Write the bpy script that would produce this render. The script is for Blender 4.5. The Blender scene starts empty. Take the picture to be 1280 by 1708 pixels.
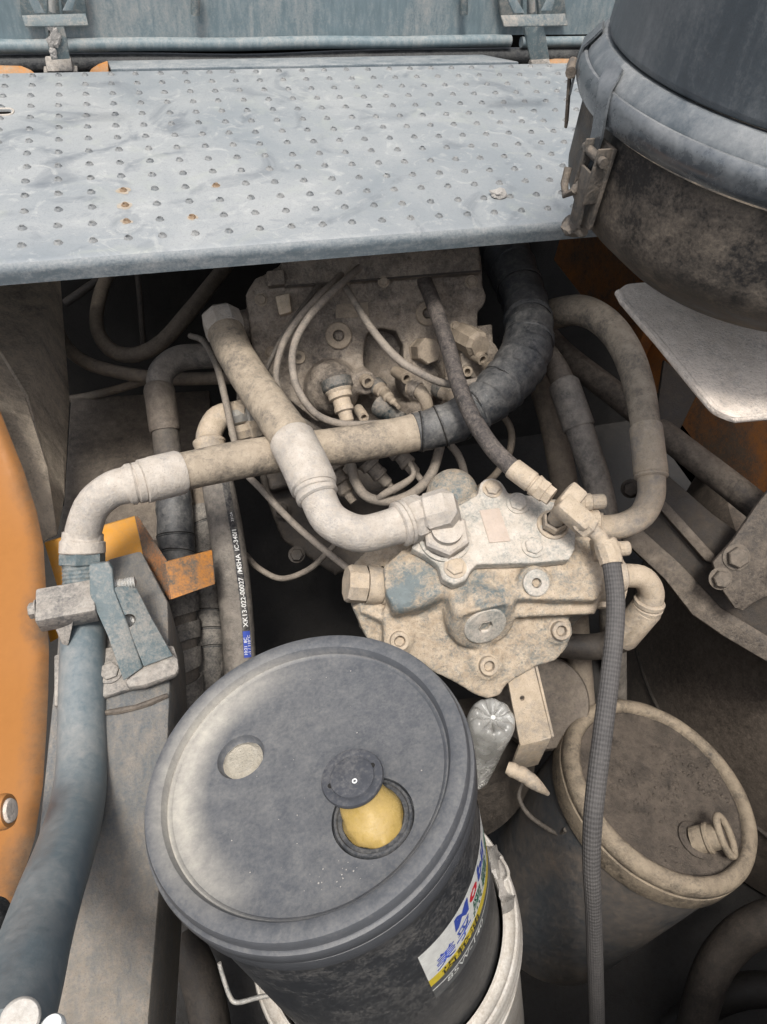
import bpy, bmesh, math, random
from mathutils import Vector as V, Matrix, noise
random.seed(7)
sc = bpy.context.scene
COL = sc.collection
# ------------------------------------------------------------------ camera
F = 1184.0                                   # focal length for a 1280x1708 frame
RT = V((0.9592, -0.2723, 0.0760)); UP = V((0.1627, 0.7513, 0.6395)); FW = V((0.2313, 0.6011, -0.7650))
cam = bpy.data.cameras.new('camera'); co = bpy.data.objects.new('camera', cam); COL.objects.link(co)
cam.sensor_fit = 'VERTICAL'; cam.sensor_height = 24.0; cam.lens = 24.0 * F / 1708.0
cam.clip_start = 0.02; cam.clip_end = 200
m = Matrix((RT, UP, -FW)).transposed().to_4x4(); co.matrix_world = m
sc.camera = co
# ------------------------------------------------------------------ sky and sun (bright overcast)
SUN = V((-0.17, -0.30, 0.94)).normalized()
elev = math.asin(SUN.z); azim = math.atan2(SUN.x, SUN.y)
w = bpy.data.worlds.new('World'); sc.world = w; w.use_nodes = True
nt = w.node_tree; bg = nt.nodes['Background']
sky = nt.nodes.new('ShaderNodeTexSky'); sky.sky_type = 'NISHITA'; sky.sun_disc = False
sky.sun_elevation = elev; sky.sun_rotation = azim; sky.dust_density = 4.0; sky.ozone_density = 0.6; sky.air_density = 1.0
hs = nt.nodes.new('ShaderNodeHueSaturation'); hs.inputs['Saturation'].default_value = 0.42   # white overcast rather than blue sky
nt.links.new(sky.outputs[0], hs.inputs['Color']); nt.links.new(hs.outputs[0], bg.inputs[0]); bg.inputs[1].default_value = 0.095
sl = bpy.data.lights.new('sun', 'SUN'); sl.energy = 1.5; sl.angle = math.radians(13); sl.color = (1, 0.955, 0.89)
so = bpy.data.objects.new('sun', sl); COL.objects.link(so)
so.rotation_euler = (-SUN).to_track_quat('-Z', 'Y').to_euler()
sc.view_settings.view_transform = 'Standard'; sc.view_settings.look = 'None'
sc.view_settings.exposure = 1.0; sc.view_settings.gamma = 1.0
sc.cycles.max_bounces = 6; sc.cycles.diffuse_bounces = 4

# ------------------------------------------------------------------ geometry helpers
def W(px, py, d): return (FW + RT * ((px - 640) / F) + UP * ((854 - py) / F)) * d
def ray(px, py): return FW + RT * ((px - 640) / F) + UP * ((854 - py) / F)
def on(px, py, P0, n):
    r = ray(px, py); return r * (P0.dot(n) / r.dot(n))
def onz(px, py, z): return on(px, py, V((0, 0, z)), V((0, 0, 1)))
def nrm(*a): return V(a).normalized()
def basis(n, hint=None):
    n = n.normalized(); h = hint or (V((0, 0, 1)) if abs(n.z) < .9 else V((0, 1, 0)))
    a = h.cross(n).normalized(); return a, n.cross(a)

def tag(o, label=None, cat=None, group=None, kind=None):
    if label: o['label'] = label
    if cat: o['category'] = cat
    if group: o['group'] = group
    if kind: o['kind'] = kind
    return o
def thing(name, label, cat, loc=(0, 0, 0), group=None):
    o = bpy.data.objects.new(name, None); COL.objects.link(o); o.location = loc; o.empty_display_size = .02
    o['_w'] = list(loc); return tag(o, label, cat, group)
def worldloc(o): return V(o['_w']) if o and '_w' in o else V((0, 0, 0))
def finish(me, ang=38):
    bm = bmesh.new(); bm.from_mesh(me)
    lim = math.radians(ang)
    for f in bm.faces: f.smooth = True
    for e in bm.edges:
        e.smooth = not (len(e.link_faces) != 2 or e.calc_face_angle(0) > lim)
    bm.to_mesh(me); bm.free()
def obj(name, bm, mat, parent=None, ang=38, center=True, fix=True):
    """one mesh object from a bmesh in scene coordinates; its origin at its own centre"""
    if fix: bmesh.ops.recalc_face_normals(bm, faces=bm.faces[:])
    me = bpy.data.meshes.new(name)
    c = V((0, 0, 0))
    if center and bm.verts:
        for v in bm.verts: c += v.co
        c /= len(bm.verts)
        for v in bm.verts: v.co -= c
    bm.to_mesh(me); bm.free(); finish(me, ang)
    if mat: me.materials.append(mat)
    o = bpy.data.objects.new(name, me); COL.objects.link(o)
    o['_w'] = list(c)
    if parent: o.parent = parent; o.location = c - worldloc(parent)
    else: o.location = c
    return o
def merge(dst, src):
    me = bpy.data.meshes.new('tmp'); src.to_mesh(me); src.free(); dst.from_mesh(me); bpy.data.meshes.remove(me); return dst
def B(): return bmesh.new()

def tube(bm, P, R, n=18, cap=True, phase=0.0, helix=None, hint=None):
    """sweep circles of radius R[i] along the points P[i]; helix(s, phi) scales the radius; uv in metres"""
    uv = bm.loops.layers.uv.verify()
    N = len(P); T = []
    for i in range(N):
        a = P[max(i - 1, 0)]; b = P[min(i + 1, N - 1)]
        k = 1
        while (b - a).length < 1e-9 and i + k < N: b = P[i + k]; k += 1
        if (b - a).length < 1e-9: b = P[i]; a = P[max(i - 2, 0)]
        T.append((b - a).normalized())
    u = (hint or V((0.31, 0.2, 0.93))); u = (u - T[0] * u.dot(T[0])).normalized()
    rings = []; s = 0; S = []
    for i in range(N):
        u = (u - T[i] * u.dot(T[i])).normalized(); v = T[i].cross(u)
        if i: s += (P[i] - P[i - 1]).length
        S.append(s); ring = []
        for k in range(n):
            ph = 2 * math.pi * k / n
            r = R[i] * (helix(s, ph) if helix else 1)
            ring.append(bm.verts.new(P[i] + (u * math.cos(ph + phase) + v * math.sin(ph + phase)) * r))
        rings.append(ring)
    for i in range(N - 1):
        for k in range(n):
            f = bm.faces.new((rings[i][k], rings[i][(k + 1) % n], rings[i + 1][(k + 1) % n], rings[i + 1][k]))
            for l, (a, b) in zip(f.loops, ((k, i), (k + 1, i), (k + 1, i + 1), (k, i + 1))):
                l[uv].uv = (a / n, S[b])
    if cap:
        bm.faces.new(rings[0][::-1]); bm.faces.new(rings[-1])
    return bm
def lathe(bm, C, axis, prof, n=28, phase=0.0, hint=None):
    """turn the profile [(radius, height)] about an axis through C"""
    a, b = basis(axis, hint); ax = axis.normalized(); rings = []
    for r, h in prof:
        c = C + ax * h
        if r < 1e-6: rings.append([bm.verts.new(c)])
        else: rings.append([bm.verts.new(c + (a * math.cos(2 * math.pi * k / n + phase) + b * math.sin(2 * math.pi * k / n + phase)) * r) for k in range(n)])
    for A, Bq in zip(rings, rings[1:]):
        if len(A) == 1 and len(Bq) == 1: continue
        for k in range(n):
            k2 = (k + 1) % n
            if len(A) == 1: bm.faces.new((A[0], Bq[k], Bq[k2]))
            elif len(Bq) == 1: bm.faces.new((A[k], A[k2], Bq[0]))
            else: bm.faces.new((A[k], A[k2], Bq[k2], Bq[k]))
    return bm
def roundpoly(P, r, seg=4):
    """round the corners of a 3-D polygon by radius-ish r (metres)"""
    out = []; N = len(P)
    for i in range(N):
        p, a, b = P[i], P[i - 1], P[(i + 1) % N]
        la, lb = (a - p).length, (b - p).length
        k = min(r, la * .45, lb * .45)
        A = p + (a - p) * (k / max(la, 1e-9)); Bq = p + (b - p) * (k / max(lb, 1e-9))
        for j in range(seg + 1):
            t = j / seg; out.append(A * (1 - t) ** 2 + p * 2 * t * (1 - t) + Bq * t * t)
    return out
def prism(P, vec, bevel=0.0, seg=2, rnd=0.0):
    bm = B()
    if rnd: P = roundpoly(P, rnd)
    f = bm.faces.new([bm.verts.new(p) for p in P])
    r = bmesh.ops.extrude_face_region(bm, geom=[f])
    vs = [g for g in r['geom'] if isinstance(g, bmesh.types.BMVert)]
    bmesh.ops.translate(bm, vec=vec, verts=vs)
    bmesh.ops.recalc_face_normals(bm, faces=bm.faces[:])
    if bevel:
        ed = [e for e in bm.edges if e.calc_face_angle(0) > .5]
        bmesh.ops.bevel(bm, geom=ed, offset=bevel, segments=seg, profile=.5, affect='EDGES', clamp_overlap=True)
    return bm
def pprism(pts, P0, n, thick, bevel=0.0, rnd=0.0, seg=2):
    """outline given in photograph pixels, laid on the plane (P0, n) and extruded backwards"""
    return prism([on(x, y, P0, n) for x, y in pts], -n * thick, bevel, seg, rnd)
def box(c, ax, ay, az, sx, sy, sz, bevel=0.0, seg=2):
    P = [c + ax * (sx / 2 * i) + ay * (sy / 2 * j) - az * (sz / 2) for i, j in ((-1, -1), (1, -1), (1, 1), (-1, 1))]
    return prism(P, az * sz, bevel, seg)
X, Y, Z = V((1, 0, 0)), V((0, 1, 0)), V((0, 0, 1))
def abox(x0, x1, y0, y1, z0, z1, bevel=0.0, seg=2):
    return box(V(((x0 + x1) / 2, (y0 + y1) / 2, (z0 + z1) / 2)), X, Y, Z, x1 - x0, y1 - y0, z1 - z0, bevel, seg)

class Path:
    """smooth centre line through (px, py, depth, width_px)"""
    def __init__(s, pts):
        s.P = [W(p[0], p[1], p[2]) for p in pts]
        s.R = [p[3] * .5 * p[2] / F for p in pts]
    def at(s, t):
        n = len(s.P) - 1; t = max(0, min(n - 1e-6, t)); i = int(t); u = t - i
        g = lambda L, j: L[j] if 0 <= j <= n else (L[0] * 2 - L[1] if j < 0 else L[n] * 2 - L[n - 1])
        def cr(L):
            a, b, c, d = g(L, i - 1), g(L, i), g(L, i + 1), g(L, i + 2)
            return (b * 2 + (c - a) * u + (a * 2 - b * 5 + c * 4 - d) * u * u + (b * 3 - a - c * 3 + d) * u ** 3) * .5
        return cr(s.P), cr(s.R)
    def sub(s, t0, t1, step=.008):
        L = 0; p = s.at(t0)[0]
        for k in range(1, 21):
            q = s.at(t0 + (t1 - t0) * k / 20)[0]; L += (q - p).length; p = q
        n = max(2, int(L / step))
        r = [s.at(t0 + (t1 - t0) * k / n) for k in range(n + 1)]
        return [a for a, b in r], [b for a, b in r]
    def tube(s, t0, t1, k=1.0, n=20, step=.006, wob=0.0, **kw):
        P, R = s.sub(t0, t1, step)
        R = [r * k * (1 + wob * noise.noise(p * 38)) for r, p in zip(R, P)]
        return tube(B(), P, R, n, **kw)
    def ring(s, t0, t1, prof, n=24, **kw):
        """short turned fitting: prof = [(u along 0..1, radius factor)] """
        P, R = [], []
        r0 = s.at((t0 + t1) / 2)[1]
        for u, k in prof:
            P.append(s.at(t0 + (t1 - t0) * u)[0]); R.append(r0 * k)
        for i in range(1, len(P)):
            if (P[i] - P[i - 1]).length < 1e-6: P[i] = P[i] + (s.at(t1)[0] - s.at(t0)[0]).normalized() * 2e-4
        return tube(B(), P, R, n, **kw)
FER = [(0, .9), (.02, .97), (.06, 1), (.8, 1), (.84, .93), (.88, .93), (.9, 1.0), (.97, 1.0), (1, .9)]
COLLAR = [(0, .9), (.12, 1), (.45, 1), (.5, .93), (.56, .93), (.6, 1), (.9, 1), (1, .9)]
NUT = [(0, .86), (.12, 1), (.88, 1), (1, .86)]
PLAIN = [(0, .93), (.05, 1), (.95, 1), (1, .93)]

def evalmesh(o):
    dg = bpy.context.evaluated_depsgraph_get(); dg.update()
    return bpy.data.meshes.new_from_object(o.evaluated_get(dg))
def cast(name, bm, mat, parent, voxel=.0028, smooth=6, rough=.0006, ang=80):
    """one cast-metal piece: the solids are fused and their edges softened like a casting"""
    bmesh.ops.recalc_face_normals(bm, faces=bm.faces[:])
    me = bpy.data.meshes.new('tmp'); bm.to_mesh(me); bm.free()
    t = bpy.data.objects.new('tmp', me); COL.objects.link(t)
    r = t.modifiers.new('r', 'REMESH'); r.mode = 'VOXEL'; r.voxel_size = voxel
    s = t.modifiers.new('s', 'SMOOTH'); s.factor = .5; s.iterations = smooth
    me2 = evalmesh(t); bpy.data.objects.remove(t)
    b = B(); b.from_mesh(me2); bpy.data.meshes.remove(me2)
    b.normal_update()
    for v in b.verts:
        v.co += v.normal * rough * (noise.noise(v.co * 60) * .9 + noise.noise(v.co * 190) * .7)
    return obj(name, b, mat, parent, ang, fix=False)
def cut(o, *cutters):
    """subtract the cutter bmeshes (scene coordinates) from object o"""
    for c in cutters:
        bmesh.ops.recalc_face_normals(c, faces=c.faces[:])
        me = bpy.data.meshes.new('c'); c.to_mesh(me); c.free()
        co_ = bpy.data.objects.new('c', me); COL.objects.link(co_); co_.location = V((0, 0, 0))
        t = bpy.data.objects.new('t', o.data.copy()); COL.objects.link(t); t.location = worldloc(o)
        md = t.modifiers.new('b', 'BOOLEAN'); md.operation = 'DIFFERENCE'; md.solver = 'EXACT'; md.object = co_
        me2 = evalmesh(t); bpy.data.objects.remove(t); bpy.data.objects.remove(co_)
        o.data = me2; finish(me2)
def copy_part(src, parent, M=None, mat=None):
    o = src.copy(); COL.objects.link(o); o.parent = parent
    return o

# ------------------------------------------------------------------ materials
def newmat(name):
    mt = bpy.data.materials.new(name); mt.use_nodes = True
    t = mt.node_tree; b = t.nodes['Principled BSDF']; return mt, t, b
def nd(t, kind, **kw):
    n = t.nodes.new(kind)
    for k, v in kw.items(): setattr(n, k, v)
    return n
def lk(t, a, b): t.links.new(a, b)
def math_(t, op, a, b=None, c=None, clamp=False):
    n = nd(t, 'ShaderNodeMath', operation=op, use_clamp=clamp)
    for i, v in enumerate((a, b, c)):
        if v is None: continue
        if isinstance(v, (int, float)): n.inputs[i].default_value = v
        else: lk(t, v, n.inputs[i])
    return n.outputs[0]
def mix(t, f, a, b, blend='MIX'):
    n = nd(t, 'ShaderNodeMix', data_type='RGBA', blend_type=blend)
    for i, v in ((0, f), (6, a), (7, b)):
        if isinstance(v, (int, float)): n.inputs[i].default_value = v
        elif isinstance(v, tuple): n.inputs[i].default_value = (*v, 1)
        else: lk(t, v, n.inputs[i])
    return n.outputs[2]
def noi(t, vec, scale, detail=5, rough=.6, dist=0.0):
    n = nd(t, 'ShaderNodeTexNoise'); n.inputs['Scale'].default_value = scale; n.inputs['Detail'].default_value = detail
    n.inputs['Roughness'].default_value = rough; n.inputs['Distortion'].default_value = dist
    lk(t, vec, n.inputs['Vector']); return n.outputs[0]
def sep(t, v):
    n = nd(t, 'ShaderNodeSeparateXYZ'); lk(t, v, n.inputs[0]); return n.outputs
DUST = (.48, .40, .31); DUST2 = (.33, .275, .215); PALE = (.57, .52, .46); BROWN = (.17, .135, .10)
def dusty(name, base, dust=DUST, dust2=None, amt=.5, up=.25, kb=.85, km=.8, kf=.9, big=20, mid=100, rough=.55, metal=0.0,
          bump=.35, var=.25, chip=None, chip_at=.66, drough=.84, stretch=None, spec=.45, extra=None, grit=.35, smear=None):
    mt, t, b = newmat(name)
    tc = nd(t, 'ShaderNodeTexCoord'); oi = nd(t, 'ShaderNodeObjectInfo')
    add = nd(t, 'ShaderNodeVectorMath', operation='ADD'); lk(t, tc.outputs['Object'], add.inputs[0]); lk(t, oi.outputs['Location'], add.inputs[1])
    vec = add.outputs[0]; v2 = vec
    if stretch:
        mp = nd(t, 'ShaderNodeMapping'); mp.inputs['Scale'].default_value = stretch; lk(t, vec, mp.inputs[0]); v2 = mp.outputs[0]
    n1 = noi(t, v2, big, 6, .6, .6); n2 = noi(t, vec, 300, 4, .7); n3 = noi(t, v2, mid, 8, .65, .3)
    nz = sep(t, nd(t, 'ShaderNodeNewGeometry').outputs['Normal'])[2]
    v = math_(t, 'MULTIPLY_ADD', math_(t, 'SUBTRACT', n1, .5), kb * 2, amt)
    v = math_(t, 'MULTIPLY_ADD', math_(t, 'SUBTRACT', n3, .5), km * 2, v)
    v = math_(t, 'MULTIPLY_ADD', math_(t, 'SUBTRACT', n2, .5), kf * 2, v)
    v = math_(t, 'MULTIPLY_ADD', nz, up, v)
    if extra: v = math_(t, 'ADD', v, extra(t, vec))
    mask = math_(t, 'ADD', v, 0.0, clamp=True)
    hv = math_(t, 'MULTIPLY_ADD', math_(t, 'SUBTRACT', n3, .5), var * 3, 1.0)
    bcol = nd(t, 'ShaderNodeVectorMath', operation='SCALE'); bcol.inputs[0].default_value = base; lk(t, hv, bcol.inputs['Scale'])
    bc = bcol.outputs[0]
    if chip:
        cm = math_(t, 'MULTIPLY', math_(t, 'SUBTRACT', noi(t, vec, mid * 1.6, 6, .7), chip_at), 14, clamp=True)
        bc = mix(t, cm, bc, chip)
    d2 = dust2 or tuple(c * .72 for c in dust)
    dc = mix(t, math_(t, 'MULTIPLY', math_(t, 'SUBTRACT', noi(t, vec, 64, 6, .7), .32), 2.6, clamp=True), d2, dust)
    if grit:
        g = math_(t, 'MULTIPLY', math_(t, 'SUBTRACT', noi(t, vec, 520, 3, .8), .57), 9, clamp=True)
        dc = mix(t, math_(t, 'MULTIPLY', g, grit), dc, tuple(c * .35 for c in d2))
    col = mix(t, mask, bc, dc)
    lk(t, col, b.inputs['Base Color'])
    lk(t, math_(t, 'MULTIPLY_ADD', mask, drough - rough, math_(t, 'MULTIPLY_ADD', math_(t, 'SUBTRACT', n3, .5), .3, rough)), b.inputs['Roughness'])
    b.inputs['Specular IOR Level'].default_value = spec
    if metal: lk(t, math_(t, 'MULTIPLY', math_(t, 'SUBTRACT', 1.0, mask), metal), b.inputs['Metallic'])
    bp = nd(t, 'ShaderNodeBump'); bp.inputs['Strength'].default_value = bump; bp.inputs['Distance'].default_value = .0022
    hgt = math_(t, 'MULTIPLY_ADD', mask, .35, math_(t, 'MULTIPLY_ADD', n2, .9, math_(t, 'MULTIPLY', n3, .5)))
    lk(t, hgt, bp.inputs['Height']); lk(t, bp.outputs[0], b.inputs['Normal'])
    return mt
def plain(name, col, rough=.5, metal=0.0):
    mt, t, b = newmat(name); b.inputs['Base Color'].default_value = (*col, 1); b.inputs['Roughness'].default_value = rough; b.inputs['Metallic'].default_value = metal
    return mt
M = {}
M['pale'] = dusty('pale dusty steel', (.36, .34, .32), PALE, (.44, .385, .325), amt=.68, up=.3, kb=1.0, km=.9, kf=.9, bump=.55, grit=.5)
M['tan'] = dusty('tan dusty steel', (.27, .25, .23), (.57, .475, .365), (.42, .34, .25), amt=.70, kb=1.2, km=.9, kf=.7, bump=.45, grit=.5)
def spots(L):
    """patches where the dust has been rubbed off: (point, radius, amount)"""
    def f(t, vec):
        tot = None; wob = noi(t, vec, 40, 5, .65)
        for p, r, k in L:
            d = nd(t, 'ShaderNodeVectorMath', operation='DISTANCE'); lk(t, vec, d.inputs[0]); d.inputs[1].default_value = p
            v = math_(t, 'MULTIPLY_ADD', d.outputs['Value'], -1.6 / r, math_(t, 'MULTIPLY_ADD', wob, 2.2, .35), clamp=True)
            v = math_(t, 'MULTIPLY', v, -k); tot = v if tot is None else math_(t, 'ADD', tot, v)
        return tot
    return f
M['pump'] = dusty('dusty painted casting', (.15, .18, .185), (.58, .485, .375), (.35, .275, .195), amt=.66, up=.34, kb=.8, km=.9, kf=1.1, big=20, bump=.65, grit=.7,
    extra=spots([(W(690, 965, .90), .050, .95), (W(665, 1000, .90), .03, .6), (W(785, 985, .93), .046, .9), (W(812, 1010, .92), .036, 1.0), (W(872, 955, .90), .028, .5), (W(760, 800, .97), .055, .7), (W(960, 985, .9), .02, .4), (W(720, 935, .90), .022, .6), (W(640, 1090, .9), .02, .4)]))
M['cover'] = dusty('pale dusty casting', (.16, .20, .20), (.63, .575, .51), (.47, .42, .355), amt=.72, up=.2, kb=.8, km=.7, kf=.8, bump=.5, grit=.5)
M['valve'] = dusty('grey brown dusty casting', (.075, .063, .054), (.36, .31, .255), (.22, .18, .14), amt=.55, up=.34, kb=1.2, km=.9, kf=.8, big=18, bump=.65, grit=.7, extra=spots([(W(555, 625, 1.1), .045, .6), (W(550, 600, 1.12), .03, .5), (W(655, 560, 1.15), .04, .5), (W(720, 480, 1.1), .04, .2)]))
M['valve_cap'] = dusty('brown dusty plug', (.20, .16, .12), (.40, .33, .25), amt=.55, up=.2)
M['tanhose'] = dusty('tan dusty rubber', (.10, .09, .08), (.46, .385, .295), (.32, .265, .20), amt=.66, up=.3, kb=1.2, km=.9, kf=.7, bump=.5, grit=.5)
M['greyhose'] = dusty('grey dusty rubber', (.075, .070, .064), (.28, .25, .215), (.17, .15, .13), amt=.55, up=.3, kb=1.2, km=.9, kf=.7, bump=.45)
M['brownhose'] = dusty('brown dusty rubber', (.09, .075, .06), (.23, .19, .145), (.16, .13, .10), amt=.6, up=.25, bump=.3)
M['tape'] = dusty('black wrapping tape', (.032, .036, .041), (.30, .285, .26), (.13, .125, .12), amt=.10, up=.34, kb=.55, km=.6, kf=.5, rough=.33, bump=.25)
M['wrap'] = dusty('black spiral guard', (.03, .031, .033), (.33, .30, .26), (.17, .155, .135), amt=.45, up=.22, kb=.8, rough=.5, bump=.2)
M['thinhose'] = dusty('black dusty hose', (.03, .028, .028), (.25, .21, .18), (.13, .11, .10), amt=.28, up=.18, kb=.5, mid=110, rough=.55, bump=.6, grit=.5)
M['cable'] = dusty('dusty cable sheath', (.11, .10, .09), (.33, .285, .235), (.24, .205, .17), amt=.62, up=.25, mid=90)
M['darkcable'] = dusty('dark cable sheath', (.05, .045, .04), (.17, .145, .12), (.11, .095, .08), amt=.5, up=.2)
M['pipe'] = dusty('blue grey painted pipe', (.135, .172, .19), (.36, .335, .305), (.27, .265, .25), amt=.12, up=.18, kb=1.0, km=.5, kf=.25, big=9, rough=.42, bump=.14, var=.18, chip=(.55, .52, .42), chip_at=.79)
M['bluesteel'] = dusty('blue grey painted steel', (.11, .145, .155), (.40, .36, .315), (.29, .265, .235), amt=.18, up=.14, kb=1.0, big=16, rough=.5, bump=.3, chip=(.42, .40, .35), chip_at=.74)
M['clamp'] = dusty('dusty clamp steel', (.10, .10, .10), (.44, .405, .36), (.30, .27, .235), amt=.42, up=.42, kb=.8, bump=.45, chip=(.45, .43, .4), chip_at=.72)
M['beam'] = dusty('dusty grey beam', (.13, .14, .145), (.31, .27, .225), (.22, .19, .155), amt=.45, up=.1, kb=1.4, km=.9, kf=.8, big=7, bump=.4, stretch=(1, .4, 1), grit=.6)
M['oily'] = dusty('oily dark paint', (.045, .058, .062), (.30, .26, .215), (.2, .17, .14), amt=.25, up=.3, rough=.3)
M['orange'] = dusty('orange machine paint', (.66, .29, .02), (.36, .27, .18), (.22, .15, .09), amt=.06, up=.05, kb=.8, km=.4, kf=.2, big=7, rough=.42, bump=.08, var=.1)
M['orangeside'] = dusty('orange side panel paint', (.43, .19, .06), (.30, .21, .14), (.2, .14, .1), amt=.0, up=-.1, kb=.9, km=.4, kf=.2, big=5, rough=.4, bump=.05, var=.06)
M['orangedirty_shaded'] = dusty('dirty and shaded orange paint', (.42, .15, .03), (.15, .115, .085), (.09, .07, .055), amt=.55, up=.12, kb=1.1, big=8, bump=.15)
M['frame'] = dusty('dirty frame steel', (.085, .07, .058), (.25, .21, .168), (.15, .125, .10), amt=.45, up=.18, kb=1.2, km=.9, kf=.7, big=8, bump=.45)
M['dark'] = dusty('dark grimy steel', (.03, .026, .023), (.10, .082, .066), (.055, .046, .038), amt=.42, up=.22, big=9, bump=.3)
M['framedark'] = dusty('grimy brown frame', (.05, .041, .034), (.225, .188, .15), (.12, .098, .078), amt=.45, up=.2, kb=1.3, km=1.0, kf=.7, big=9, bump=.45)
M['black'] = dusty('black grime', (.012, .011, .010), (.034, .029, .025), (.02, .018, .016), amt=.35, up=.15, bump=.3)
M['shelf'] = dusty('dust covered plate', (.42, .39, .36), (.78, .695, .61), (.60, .52, .445), amt=.85, up=.2, kb=.8, km=.8, kf=.9, mid=110, bump=.7, grit=.6, spec=.05)
M['hood'] = dusty('blue grey hood paint', (.155, .205, .225), (.36, .355, .335), (.27, .28, .275), amt=.12, up=.2, kb=1.1, km=1.0, big=9, rough=.5, bump=.1, stretch=(1, 1, .25), chip=(.5, .46, .4), chip_at=.77)
M['seal'] = dusty('black rubber seal', (.02, .022, .024), (.12, .12, .115), amt=.15, up=.2, rough=.5)
M['canister'] = dusty('grey black plastic', (.10, .117, .132), (.33, .335, .335), (.20, .21, .215), amt=.22, up=.3, kb=.8, km=.7, kf=.4, big=8, mid=60, rough=.36, bump=.1, stretch=(1, 1, .3), chip=(.42, .36, .28), chip_at=.76)
M['ringplastic'] = dusty('clamp ring', (.13, .145, .16), (.36, .36, .355), (.26, .265, .265), amt=.12, up=.35, kb=.5, km=.35, kf=.25, rough=.22, bump=.04, metal=.5)
M['bowl'] = dusty('soiled black plastic', (.03, .028, .027), (.25, .205, .16), (.14, .115, .09), amt=.32, up=.1, kb=1.2, km=.9, kf=.7, big=10, mid=45, rough=.5, bump=.25, chip=(.30, .28, .25), chip_at=.76)
M['latch'] = dusty('zinc latch', (.24, .23, .21), (.33, .28, .22), (.23, .19, .15), amt=.35, up=.25, metal=.4, rough=.5, bump=.3)
M['lidblack2'] = dusty('soil covered black plastic', (.03, .026, .022), (.135, .11, .088), (.072, .059, .048), amt=.62, up=.28, kb=.9, km=.8, mid=40, bump=.75, grit=.5, chip=(.4, .36, .3), chip_at=.82)
M['rim2'] = dusty('tan dusted rim', (.06, .052, .045), (.34, .28, .205), (.22, .178, .13), amt=.66, up=.3, kb=1.0, km=.9, kf=.7, bump=.5)
M['body2'] = dusty('black bucket side', (.07, .077, .085), (.22, .175, .135), (.13, .108, .088), amt=.16, up=.4, kb=1.1, km=.5, kf=.4, big=7, rough=.42, bump=.1)
M['white'] = dusty('dusty white plastic', (.66, .63, .58), (.46, .41, .35), (.37, .33, .28), amt=.32, up=.1, kb=.9, km=.7, rough=.45, bump=.15)
M['bolt'] = dusty('dusty bolt steel', (.22, .20, .18), (.44, .38, .31), (.33, .28, .22), amt=.6, up=.3, bump=.4)
M['darkbolt'] = dusty('dark dusty bolt', (.12, .105, .09), (.25, .215, .18), (.17, .145, .12), amt=.5, up=.3, bump=.35)
M['zinc'] = dusty('zinc plating', (.55, .55, .53), (.45, .40, .33), amt=.15, up=.2, metal=.6, rough=.35)
M['plate_tag'] = dusty('dusty nameplate', (.50, .42, .36), (.55, .46, .39), (.46, .37, .30), amt=.5, up=.2, kb=.5, bump=.25)
M['crumb'] = dusty('dried clay', (.35, .33, .31), (.52, .49, .45), amt=.5, up=.2, bump=.8)
M['rust'] = dusty('rust', (.22, .14, .08), (.40, .33, .25), amt=.3, up=0, mid=140, rough=.9)
M['printwhite'] = plain('white print', (.8, .8, .78), .6)
M['printblue'] = plain('blue print', (.05, .09, .42), .5)
M['printred'] = plain('red print', (.62, .03, .05), .5)
M['printdark'] = plain('black print', (.02, .02, .03), .5)
M['printgreen'] = plain('dark green print', (.03, .12, .08), .5)
M['labelwhite'] = dusty('label white', (.78, .79, .76), (.6, .58, .5), amt=-.1, up=0, kb=.6, rough=.4, bump=.03, grit=0)
M['labelyellow'] = dusty('label yellow', (.72, .56, .05), (.6, .5, .25), amt=-.1, up=0, kb=.5, rough=.4, bump=.03, grit=0)
M['labelgrey'] = dusty('label grey', (.10, .105, .11), (.25, .24, .22), amt=.1, up=0, kb=.6, rough=.45, bump=.03, grit=0)
M['hole'] = plain('painted slot shade', (.012, .011, .010), .9)
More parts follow.
